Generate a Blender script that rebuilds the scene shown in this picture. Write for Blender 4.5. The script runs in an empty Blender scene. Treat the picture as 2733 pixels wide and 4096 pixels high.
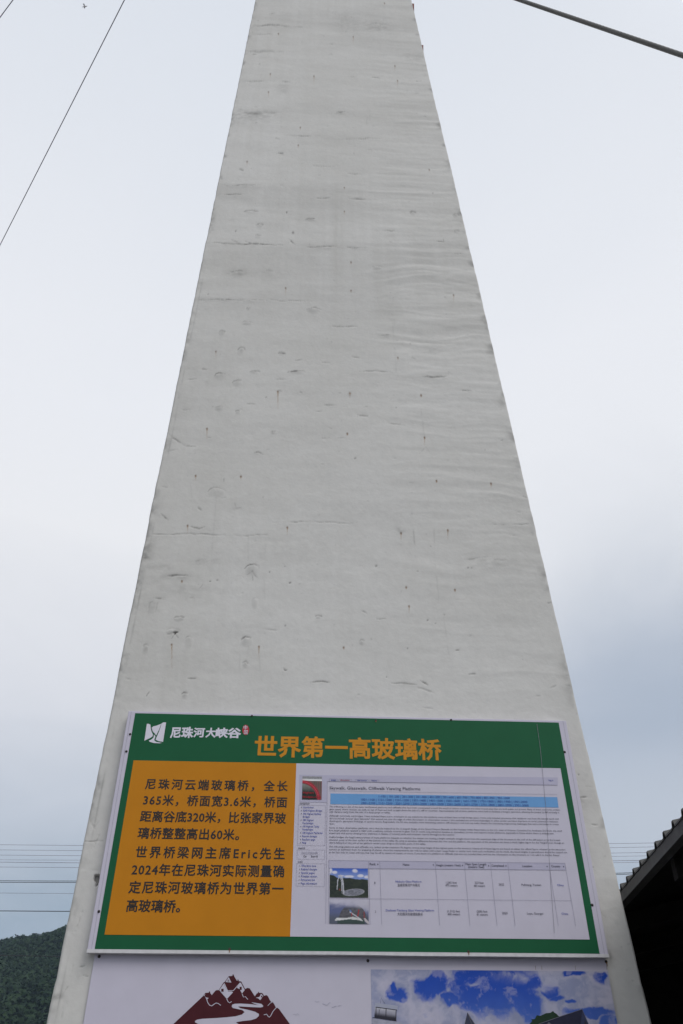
import bpy, math, random
import numpy as np
from mathutils import Vector

# ------------------------------------------------------------------ camera, sky, sun, exposure
SC = bpy.context.scene
COL = SC.collection
EYE = 1.6
PITCH = math.radians(37.8)
cam_data = bpy.data.cameras.new('camera')
cam = bpy.data.objects.new('camera', cam_data)
COL.objects.link(cam)
cam.location = (0, 0, EYE)
cam.rotation_euler = (math.pi / 2 + PITCH, 0, 0)
cam_data.sensor_fit = 'VERTICAL'
cam_data.sensor_height = 36.0
cam_data.lens = 28.0
cam_data.clip_end = 20000
cam_data.clip_start = 0.05
SC.camera = cam
SC.view_settings.view_transform = 'Standard'
SC.view_settings.look = 'None'
SC.view_settings.exposure = 0.06
SC.view_settings.gamma = 1

SUN_EL, SUN_AZ = math.radians(50), math.radians(140)      # behind the camera, a little to the right, behind cloud
W = bpy.data.worlds.new('World')
SC.world = W
W.use_nodes = True


def build_sky():
    nt = W.node_tree
    nt.nodes.clear()
    N = nt.nodes.new
    L = nt.links.new

    def math_(op, a, b=None, clamp=False):
        n = N('ShaderNodeMath'); n.operation = op; n.use_clamp = clamp
        for i, v in enumerate((a, b)):
            if v is None: continue
            if isinstance(v, (int, float)): n.inputs[i].default_value = v
            else: L(v, n.inputs[i])
        return n.outputs[0]
    out = N('ShaderNodeOutputWorld'); bg = N('ShaderNodeBackground')
    bg.inputs['Strength'].default_value = 0.1
    L(bg.outputs[0], out.inputs[0])
    sky = N('ShaderNodeTexSky'); sky.sky_type = 'NISHITA'; sky.sun_disc = False
    sky.sun_elevation = SUN_EL; sky.sun_rotation = SUN_AZ
    tc = N('ShaderNodeTexCoord')
    sep = N('ShaderNodeSeparateXYZ'); L(tc.outputs['Generated'], sep.inputs[0])
    z = sep.outputs['Z']
    zz = math_('ADD', math_('MAXIMUM', z, 0.0), 0.16)
    # the cloud sheet: direction projected on a level ceiling, so that far clouds flatten
    comb = N('ShaderNodeCombineXYZ')
    L(math_('DIVIDE', sep.outputs['X'], zz), comb.inputs[0])
    L(math_('DIVIDE', sep.outputs['Y'], zz), comb.inputs[1])
    n1 = N('ShaderNodeTexNoise'); n1.inputs['Scale'].default_value = 0.85; n1.inputs['Detail'].default_value = 5
    n1.inputs['Roughness'].default_value = 0.5; n1.inputs['Distortion'].default_value = 0.4
    mp = N('ShaderNodeMapping'); mp.inputs['Location'].default_value = (SKY_SEED[0], SKY_SEED[1], 0)
    L(comb.outputs[0], mp.inputs[0]); L(mp.outputs[0], n1.inputs['Vector'])
    cl = math_('SUBTRACT', n1.outputs[0], 0.5)
    # overcast brightness by elevation
    n2 = N('ShaderNodeTexNoise'); n2.inputs['Scale'].default_value = 2.6; n2.inputs['Detail'].default_value = 6
    n2.inputs['Roughness'].default_value = 0.55; n2.inputs['Distortion'].default_value = 0.8
    L(mp.outputs[0], n2.inputs['Vector'])
    cl = math_('ADD', cl, math_('MULTIPLY', math_('SUBTRACT', n2.outputs[0], 0.5), 0.35))
    t = math_('ADD', z, math_('MULTIPLY', cl, 0.24))
    # one heavier bank of cloud low on the right
    dk = N('ShaderNodeVectorMath'); dk.operation = 'DISTANCE'
    L(tc.outputs['Generated'], dk.inputs[0]); dk.inputs[1].default_value = BANK
    mr = N('ShaderNodeMapRange'); mr.interpolation_type = 'SMOOTHSTEP'
    L(math_('ADD', dk.outputs['Value'], math_('MULTIPLY', cl, 0.35)), mr.inputs[0])
    mr.inputs[1].default_value = 0.03; mr.inputs[2].default_value = 0.40
    mr.inputs[3].default_value = 1.0; mr.inputs[4].default_value = 0.0
    rp = N('ShaderNodeValToRGB')
    el = rp.color_ramp.elements

    def lin(c): return tuple(((v / 255 + .055) / 1.055) ** 2.4 if v > 10 else v / 255 / 12.92 for v in c) + (1,)
    stops = [(0.0, (150, 164, 178)), (0.16, (160, 174, 188)), (0.235, (188, 196, 207)), (0.30, (200, 206, 216)), (0.42, (225, 227, 233)),
             (0.54, (240, 241, 244)), (0.72, (238, 240, 245)), (0.93, (224, 229, 237))]
    el[0].position, el[0].color = stops[0][0], lin(stops[0][1])
    el[1].position, el[1].color = stops[-1][0], lin(stops[-1][1])
    for p, c in stops[1:-1]:
        e = el.new(p); e.color = lin(c)
    L(t, rp.inputs[0])
    mx = N('ShaderNodeMixRGB'); mx.inputs[2].default_value = lin((171, 182, 198))
    lo = N('ShaderNodeMapRange'); lo.interpolation_type = 'SMOOTHSTEP'      # the bank ends above the skyline
    L(math_('ADD', z, math_('MULTIPLY', cl, 0.12)), lo.inputs[0]); lo.inputs[1].default_value = .25; lo.inputs[2].default_value = .37
    L(math_('MULTIPLY', math_('MULTIPLY', mr.outputs[0], lo.outputs[0]), 0.9), mx.inputs[0]); L(rp.outputs[0], mx.inputs[1])
    # the thin bright part of the overcast, where the sun stands behind it
    sd = N('ShaderNodeVectorMath'); sd.operation = 'DOT_PRODUCT'
    L(tc.outputs['Generated'], sd.inputs[0])
    sd.inputs[1].default_value = SUN_DIR
    gl = N('ShaderNodeMapRange'); gl.interpolation_type = 'SMOOTHSTEP'
    L(sd.outputs['Value'], gl.inputs[0]); gl.inputs[1].default_value = 0.62; gl.inputs[2].default_value = 1.0
    gl.inputs[3].default_value = 1.0; gl.inputs[4].default_value = 1.7
    sc = N('ShaderNodeVectorMath'); sc.operation = 'SCALE'
    L(mx.outputs[0], sc.inputs[0]); L(math_('MULTIPLY', gl.outputs[0], 9.9), sc.inputs['Scale'])
    add = N('ShaderNodeMixRGB'); add.blend_type = 'MIX'; add.inputs[0].default_value = 0.04
    L(sc.outputs[0], add.inputs[1]); L(sky.outputs[0], add.inputs[2])
    L(add.outputs[0], bg.inputs['Color'])


SKY_SEED = (3.1, 1.7)
BANK = (0.388, 0.854, 0.346)          # direction of the heavier cloud, low on the right
SUN_DIR = (math.cos(SUN_EL) * math.sin(SUN_AZ), math.cos(SUN_EL) * math.cos(SUN_AZ), math.sin(SUN_EL))
build_sky()
sun_data = bpy.data.lights.new('sun', 'SUN')
sun_data.energy = 1.1
sun_data.angle = math.radians(30)
sun_data.color = (1, 0.97, 0.93)
sun = bpy.data.objects.new('sun', sun_data)
COL.objects.link(sun)
sun.rotation_euler = Vector(SUN_DIR).to_track_quat('Z', 'Y').to_euler()

# ------------------------------------------------------------------ helpers
rng = np.random.default_rng(7)
random.seed(7)


def lin255(r, g, b):
    return tuple(((v / 255 + .055) / 1.055) ** 2.4 if v > 10 else v / 255 / 12.92 for v in (r, g, b))


def mat(name, col, rough=0.6, spec=0.3, noise=None, bump=None, attr=None, metal=0):
    """Procedural material: base colour with a noise variation, optional bump, optional printed colour attribute."""
    m = bpy.data.materials.new(name)
    m.use_nodes = True
    nt = m.node_tree
    b = nt.nodes['Principled BSDF']
    b.inputs['Roughness'].default_value = rough
    b.inputs['Specular IOR Level'].default_value = spec
    b.inputs['Metallic'].default_value = metal
    N, L = nt.nodes.new, nt.links.new
    tc = N('ShaderNodeTexCoord')
    src = None
    if attr:
        a = N('ShaderNodeAttribute'); a.attribute_name = attr
        src = a.outputs['Color']
    if noise:
        sc, amt = noise[:2]
        n = N('ShaderNodeTexNoise'); n.inputs['Scale'].default_value = sc; n.inputs['Detail'].default_value = 6
        mp = N('ShaderNodeMapping')
        if len(noise) > 2: mp.inputs['Scale'].default_value = noise[2]
        L(tc.outputs['Object'], mp.inputs[0]); L(mp.outputs[0], n.inputs['Vector'])
        r = N('ShaderNodeMapRange'); L(n.outputs[0], r.inputs[0])
        r.inputs[1].default_value = .25; r.inputs[2].default_value = .75
        r.inputs[3].default_value = 1 - amt; r.inputs[4].default_value = 1 + amt
        s = N('ShaderNodeVectorMath'); s.operation = 'SCALE'
        if src: L(src, s.inputs[0])
        else: s.inputs[0].default_value = col[:3]
        L(r.outputs[0], s.inputs['Scale'])
        src = s.outputs[0]
    if src: L(src, b.inputs['Base Color'])
    else: b.inputs['Base Color'].default_value = tuple(col[:3]) + (1,)
    if bump:
        n = N('ShaderNodeTexNoise'); n.inputs['Scale'].default_value = bump[0]; n.inputs['Detail'].default_value = 4
        L(tc.outputs['Object'], n.inputs['Vector'])
        bp = N('ShaderNodeBump'); bp.inputs['Strength'].default_value = bump[1]; bp.inputs['Distance'].default_value = bump[2]
        L(n.outputs[0], bp.inputs['Height']); L(bp.outputs[0], b.inputs['Normal'])
    return m


def link(name, me, parent=None, m=None, loc=None):
    o = bpy.data.objects.new(name, me)
    COL.objects.link(o)
    if m is not None:
        for x in (m if isinstance(m, (list, tuple)) else [m]): me.materials.append(x)
    if parent is not None: o.parent = parent
    if loc is not None: o.location = loc
    return o


def tag(o, label=None, cat=None, group=None, kind=None):
    for k, v in (('label', label), ('category', cat), ('group', group), ('kind', kind)):
        if v: o[k] = v
    return o


def empty(name, loc, rz=0):
    o = bpy.data.objects.new(name, None)
    COL.objects.link(o)
    o.location = loc
    o.rotation_euler = (0, 0, rz)
    return o


def np_mesh(name, V, Fq=None, Ft=None, smooth=False):
    me = bpy.data.meshes.new(name)
    V = np.asarray(V, dtype=np.float32)
    fl, ls, lt = [], [], []
    n = 0
    for F in (Fq, Ft):
        if F is None or len(F) == 0: continue
        F = np.asarray(F, dtype=np.int32)
        k = F.shape[1]
        fl.append(F.ravel()); ls.append(np.arange(len(F)) * k + n); lt.append(np.full(len(F), k))
        n += F.size
    fl = np.concatenate(fl).astype(np.int32); ls = np.concatenate(ls).astype(np.int32)
    me.vertices.add(len(V)); me.vertices.foreach_set('co', V.ravel())
    me.loops.add(len(fl)); me.loops.foreach_set('vertex_index', fl)
    me.polygons.add(len(ls)); me.polygons.foreach_set('loop_start', ls)
    try: me.polygons.foreach_set('loop_total', np.concatenate(lt).astype(np.int32))
    except Exception: pass
    me.update(calc_edges=True)
    me.polygons.foreach_set('use_smooth', np.full(len(ls), smooth, dtype=bool))
    return me


def grid_faces(nr, nc):
    i = np.arange(nr * nc).reshape(nr, nc)
    return np.stack([i[:-1, :-1], i[:-1, 1:], i[1:, 1:], i[1:, :-1]], -1).reshape(-1, 4)


class MB:
    """Collects boxes, prisms and tubes into one mesh."""
    def __init__(s): s.v, s.f, s.mi = [], [], []

    def add(s, vs, fs, mi=0):
        b = len(s.v); s.v += [tuple(v) for v in vs]
        for f in fs: s.f.append([b + i for i in f]); s.mi.append(mi)

    def hexa(s, p, mi=0):      # 4 bottom + 4 top, both counter-clockwise from above
        s.add(p, [(3, 2, 1, 0), (4, 5, 6, 7), (0, 1, 5, 4), (1, 2, 6, 5), (2, 3, 7, 6), (3, 0, 4, 7)], mi)

    def box(s, x0, x1, y0, y1, z0, z1, mi=0):
        s.hexa([(x0, y0, z0), (x1, y0, z0), (x1, y1, z0), (x0, y1, z0), (x0, y0, z1), (x1, y0, z1), (x1, y1, z1), (x0, y1, z1)], mi)

    def tube(s, pts, r, n=8, mi=0):
        pts = [Vector(p) for p in pts]
        b = len(s.v)
        for i, p in enumerate(pts):
            d = (pts[min(i + 1, len(pts) - 1)] - pts[max(i - 1, 0)]).normalized()
            a = d.cross(Vector((0, 0, 1)) if abs(d.z) < .9 else Vector((1, 0, 0))).normalized(); c = d.cross(a)
            rr = r[i] if isinstance(r, (list, tuple)) else r
            for k in range(n):
                t = 2 * math.pi * k / n
                s.v.append(tuple(p + (a * math.cos(t) + c * math.sin(t)) * rr))
        for i in range(len(pts) - 1):
            for k in range(n):
                s.f.append([b + i * n + k, b + i * n + (k + 1) % n, b + (i + 1) * n + (k + 1) % n, b + (i + 1) * n + k]); s.mi.append(mi)
        s.f.append([b + k for k in range(n)][::-1]); s.mi.append(mi)
        s.f.append([b + (len(pts) - 1) * n + k for k in range(n)]); s.mi.append(mi)

    def build(s, name, m, parent=None, smooth=False, loc=None):
        me = bpy.data.meshes.new(name)
        me.from_pydata(s.v, [], s.f)
        for p, i in zip(me.polygons, s.mi): p.material_index = i; p.use_smooth = smooth
        me.update()
        return link(name, me, parent, m, loc)


def vnoise(x, y, seed):
    """Smooth 2-D value noise, numpy."""
    r = np.random.default_rng(seed).random((256, 256))
    xi, yi = np.floor(x).astype(int), np.floor(y).astype(int)
    fx, fy = x - xi, y - yi
    fx, fy = fx * fx * (3 - 2 * fx), fy * fy * (3 - 2 * fy)
    a, b = r[xi % 256, yi % 256], r[(xi + 1) % 256, yi % 256]
    c, d = r[xi % 256, (yi + 1) % 256], r[(xi + 1) % 256, (yi + 1) % 256]
    return (a + (b - a) * fx) * (1 - fy) + (c + (d - c) * fx) * fy


def fbm(x, y, seed, octaves=5, gain=.5):
    v, a, t = 0, 1, 0
    for o in range(octaves):
        v = v + a * vnoise(x * 2 ** o + 17.3 * o, y * 2 ** o + 5.1 * o, seed + o); t += a; a *= gain
    return v / t


# measured from the photograph: a photo pixel -> the ray it was taken along -> the pylon's front plane (u across, z up)
FPX, CX, CY = 3186.0, 1366.5, 2048.0
YAW = math.radians(3.1)
ORG = np.array([0.047, 4.205, EYE])               # the upper board's front plane passes through here
EXV = np.array([math.cos(YAW), math.sin(YAW), 0]); NV = np.array([-math.sin(YAW), math.cos(YAW), 0])


def ray(x, y):
    c, s = math.cos(PITCH), math.sin(PITCH)
    a, b = (x - CX) / FPX, -(y - CY) / FPX
    return np.array([a, -s * b + c, c * b + s])


def wall(x, y, off=0.0):
    d = ray(x, y)
    o = ORG - np.array([0, 0, EYE])
    P = d * (((o + NV * off) @ NV) / (d @ NV))
    return float((P - o) @ EXV), float(P[2] + EYE)


def ray_at_y(x, y, dist):
    d = ray(x, y)
    P = d * (dist / d[1])
    return (P[0], P[1], P[2] + EYE)


WALL = 0.046        # the pylon's face lies this far behind the upper board's front

# crops of the photograph the measurements were read from
cA = lambda x, y: (500 + x / 1.568, 1900 + y / 1.568)
cB = lambda x, y: (1500 + x / 1.568, 1900 + y / 1.568)
cD = lambda x, y: (600 + x / 1.2062, 700 + y / 1.2062)
cE = lambda x, y: (960 + x / 1.96, y / 1.96)
cG = lambda x, y: (x / 2.359, 3100 + y / 2.359)
cK = lambda x, y: (x * 1.743, y * 1.743)
cH = lambda x, y: (2300 + x / 2.136, 2800 + y / 2.136)

# ------------------------------------------------------------------ ground
M_GROUND = mat('paved_concrete', (.19, .185, .175), .9, .2, noise=(1.3, .25), bump=(40, .3, .01))
g = MB(); g.box(-2500, 2500, -600, 2600, -1, 0)
tag(g.build('ground', M_GROUND), kind='structure')

# ------------------------------------------------------------------ pylon
pyl = empty('bridge_pylon', (ORG[0], ORG[1], 0), YAW)
tag(pyl, 'tall tapering white plastered concrete pylon with cracks, blisters and rust spots', 'pylon')


def edge_l(z): return -1.384 + .0143 * z
def edge_r(z): return 1.462 - .0399 * z


def build_pylon():
    # rows: fine where the camera is near, behind the boards coarse
    zs = [-.05, .6, 1.2, 1.7, 1.85]
    z = 1.9
    while z < 14.6:
        zs.append(z)
        rr = math.hypot(4.25, z - EYE); ca = 4.25 / rr; el = math.acos(ca)
        px = 796 / (rr * math.cos(el - PITCH)) * ca / math.cos(el - PITCH) if z > 3.3 else 200
        z += .85 / px
    zs += [15.5, 17, 19, 21, 24, 27]
    zs = np.array(zs)
    NC = 560
    # columns: left side, rounded arris, front, rounded arris, right side
    cr = .014
    arc = np.linspace(0, math.pi / 2, 9)
    depth = 2.3
    side = np.array([depth, 1.6, .9, .4, .15, .08])
    nf = NC
    cols = len(side) * 2 + len(arc) * 2 + nf
    EL, ER = edge_l(zs)[:, None], edge_r(zs)[:, None]
    U = np.zeros((len(zs), cols)); D = np.zeros_like(U)
    k = 0
    ns, na = len(side), len(arc)
    U[:, :ns] = EL; D[:, :ns] = side
    U[:, ns:ns + na] = EL + cr * (1 - np.cos(arc)); D[:, ns:ns + na] = cr * (1 - np.sin(arc))
    t = np.linspace(0, 1, nf + 2)[1:-1]
    U[:, ns + na:ns + na + nf] = (EL + cr) + t * (ER - EL - 2 * cr)
    U[:, ns + na + nf:ns + 2 * na + nf] = ER - cr * (1 - np.sin(arc[::-1])[::1] * 0 - np.cos(arc[::-1])) - 0 * ER
    D[:, ns + na + nf:ns + 2 * na + nf] = cr * (1 - np.sin(arc[::-1]))
    U[:, ns + 2 * na + nf:] = ER; D[:, ns + 2 * na + nf:] = side[::-1]
    Z = np.repeat(zs[:, None], cols, 1)
    front = slice(ns + na - 4, ns + na + nf + 4)

    dirt = np.zeros_like(U); rust = np.zeros_like(U); tone = np.zeros_like(U); H = np.zeros_like(U)
    # broad hand-trowelled unevenness
    H += (fbm(U * 1.5, Z * 1.5, 11, 4) - .5) * .009
    right = np.clip((U - .05) / .5, 0, 1)
    zi = np.clip((Z - 4.2) / 1.5, 0, 1)
    wv = fbm(U * .75 + fbm(U * 1.1, Z * 1.1, 5, 3) * 1.2, Z * 4.6, 21, 4, .55) - .5
    H += (wv * .017 - np.abs(fbm(U * .8 + 4, Z * 8.5 + fbm(U * 1.3, Z * 1.2, 27, 3) * 2.2, 29, 3) - .5) * .013) * right * (.4 + .9 * vnoise(U * 1.1, Z * .7, 37)) * (.35 + .65 * zi)
    H += (fbm(U * .9, Z * 4.2, 23, 4) - .5) * .008 * (1 - right)
    H += (fbm(U * 14, Z * 14, 31, 3) - .5) * .0022
    # staining of the paint: faint blotches, rain streaks
    tone += (fbm(U * .9, Z * .8, 41, 5) - .5) * .5
    tone += (fbm(U * 18, Z * .4, 43, 4) - .5) * .6 * (vnoise(U * .8, Z * .5, 47) - .2)
    tone += (fbm(U * 3.0, Z * 5, 48, 4) - .5) * .22
    pits = fbm(U * 45, Z * 45, 51, 2)
    dirt += np.clip((pits - .86) * 6, 0, 1) * .4 * (vnoise(U * 1.2, Z * 1.2, 53) > .45)
    # broad damp bands below the pour joints, washed out downwards
    band = fbm(U * .5, Z * 1.7, 57, 4)
    dirt += np.clip((band - .54) * 2.2, 0, .3) * .42 * (.4 + .6 * fbm(U * 12, Z * .9, 58, 3)) * np.clip((Z - 4) / 4, .3, 1)
    # grime and flaked paint along the arrises
    el_, er_ = U - EL, ER - U
    ge = fbm(U * 9, Z * 7, 61, 4)
    dirt += np.exp(-(el_ / .035) ** 2) * np.clip((ge - .47) * 4, 0, 1) * np.clip(fbm(U * 60, Z * 40, 63, 3) * 2 - .35, 0, 1) * .38 * np.clip(1.6 - Z * .03, .4, 1)
    dirt += np.exp(-(el_ / .010) ** 2) * .22
    dirt += np.exp(-((el_ - .036 - .006 * fbm(Z * 2, Z * 0, 65, 3)) / .0045) ** 2) * np.clip(fbm(U * 4, Z * 6, 66, 4) * 4 - 2.0, 0, 1) * .34 * np.clip(1.5 - Z / 7, 0, 1)
    dirt += np.exp(-(er_ / .045) ** 2) * np.clip((fbm(U * 8, Z * 9, 67, 4) - .53) * 4, 0, 1) * .55
    H -= np.exp(-(el_ / .03) ** 2) * np.clip((ge - .5) * 3, 0, 1) * .012

    zr = zs

    def loc_scale(p):
        u, z_ = wall(*p, WALL)
        u2, _ = wall(p[0] + 1, p[1], WALL); _, z3 = wall(p[0], p[1] - 1, WALL)
        return u, z_, abs(u2 - u), abs(z3 - z_)

    def window(z0, z1):
        a, b = np.searchsorted(zr, z0), np.searchsorted(zr, z1)
        return slice(max(a, 0), min(b + 1, len(zr)))

    def seg(pts, w, amp, target, sunk=0., soft=1., wander=0., broken=0.):
        P = [loc_scale(p) for p in pts]
        for (u0, z0, su, sz), (u1, z1, _, _) in zip(P[:-1], P[1:]):
            r = window(min(z0, z1) - 3 * w * sz - .02, max(z0, z1) + 3 * w * sz + .02)
            uu, z_ = U[r, front], Z[r, front]
            if uu.size == 0: continue
            if wander:
                uu = uu + (fbm(uu * 22, z_ * 22, 71, 3) - .5) * wander * su * 6
                z_ = z_ + (fbm(uu * 22, z_ * 22, 73, 3) - .5) * wander * sz * 6
            du, dz = (u1 - u0) / su, (z1 - z0) / sz
            a, b = (uu - u0) / su, (z_ - z0) / sz
            tt = np.clip((a * du + b * dz) / (du * du + dz * dz + 1e-9), 0, 1)
            d2 = (a - tt * du) ** 2 + (b - tt * dz) ** 2
            gsn = np.exp(-d2 / (w * w) * soft)
            if broken: gsn = gsn * np.clip(1 + broken * 4.5 * (fbm(uu * 9 + 3, z_ * 16, 79, 4) - .56), .06, 1.25)
            target[r, front] = np.maximum(target[r, front], amp * gsn)
            if sunk: H[r, front] -= sunk * gsn * .5

    def patch(p, rx, ry, amp, lump=0.):
        u, z_, su, sz = loc_scale(p)
        r = window(z_ - 3 * ry * sz, z_ + 3 * ry * sz)
        a, b = (U[r, front] - u) / (rx * su), (Z[r, front] - z_) / (ry * sz)
        q = a * a + b * b
        n = fbm(U[r, front] * 25, Z[r, front] * 40, 83, 4)
        dirt[r, front] += amp * .8 * np.exp(-q) * np.clip(n * 2.4 - .6, 0, 1)
        if lump: H[r, front] += lump * np.exp(-q)

    def arc_(p, w, h, amp=.6, lump=.0045):
        """A blister in the render: cracked along its upper rim, bulging below it."""
        pts = [(p[0] + w / 2 * math.sin(s), p[1] + h * (1 - math.cos(s) * 1.0) * .9) for s in np.linspace(-1.35, 1.35, 9)]
        pts = [(x + random.uniform(-1.2, 1.2), y + random.uniform(-1, 1)) for x, y in pts]
        k0, k1 = (0, 9) if w > 55 else (random.choice((0, 0, 1)), random.choice((9, 9, 8, 7)))
        for i in range(k0, k1 - 1):
            seg(pts[i:i + 2], random.uniform(1.9, 3.2) * (.75 + .3 * math.sin(math.pi * (i + .5) / 8)), amp * random.uniform(.85, 1.35) * (.55 + .45 * math.sin(math.pi * (i + .5) / 8)), dirt, .003, wander=1.2, broken=.5)
        u, z_, su, sz = loc_scale((p[0], p[1] + h * 1.0))
        r = window(z_ - 3 * h * sz, z_ + 3 * h * sz)
        a, b = (U[r, front] - u) / (w * .5 * su), (Z[r, front] - z_) / (h * 1.15 * sz)
        q = a * a + b * b
        up = np.clip(.5 + b * .6, 0, 1)                 # fullest under the rim, dying away downwards
        H[r, front] += lump * np.clip(1 - q, 0, 1) * (.25 + .75 * up)
        dirt[r, front] += (.10 + .30 * up) * np.clip(1 - q, 0, 1) * np.clip(fbm(U[r, front] * 30, Z[r, front] * 30, 91, 3) * 1.8 - .4, 0, 1)

    def rust_(p, drip, amp=.9, r=3.2):
        seg([p, (p[0] + .5, p[1] + 1)], r, .75, dirt)
        seg([p, (p[0] + .8, p[1] + 2 + r)], r * .9, amp, rust)
        if drip: 
            for f, a in ((.25, amp), (.6, amp * .55), (1, amp * .25)):
                seg([p, (p[0] + drip * .012, p[1] + drip * f)], 1.7, a, rust)

    def crack(pts, w=1.7, amp=.55):
        """An irregular hairline: a jittered path of short pieces, thinner and fainter towards both ends."""
        P = [np.array(pts[0], float)]
        for q in pts[1:]:
            a_, b_ = P[-1], np.array(q, float)
            n_ = max(2, int(np.hypot(*(b_ - a_)) / 9))
            for i in range(1, n_ + 1): P.append(a_ + (b_ - a_) * i / n_)
        j = np.cumsum(rng.normal(0, .8, len(P))); j = j - np.linspace(j[0], j[-1], len(P))
        P = [q + np.array([0, d]) for q, d in zip(P, j)]
        m_ = len(P) - 1
        for i in range(m_):
            tp = min(1, .35 + 2.2 * min(i + .5, m_ - i - .5) / m_)
            seg([tuple(P[i]), tuple(P[i + 1])], w * rng.uniform(.75, 1.35) * tp, amp * 1.12 * tp * rng.uniform(.65, 1.15), dirt, .004, wander=.8, broken=.6)
        if amp > .4 and m_ > 3:
            c_ = P[m_ // 2]
            patch((c_[0] + rng.uniform(-6, 6), c_[1] + 5), np.hypot(*(P[-1] - P[0])) * .45, 7, .22)

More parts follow.
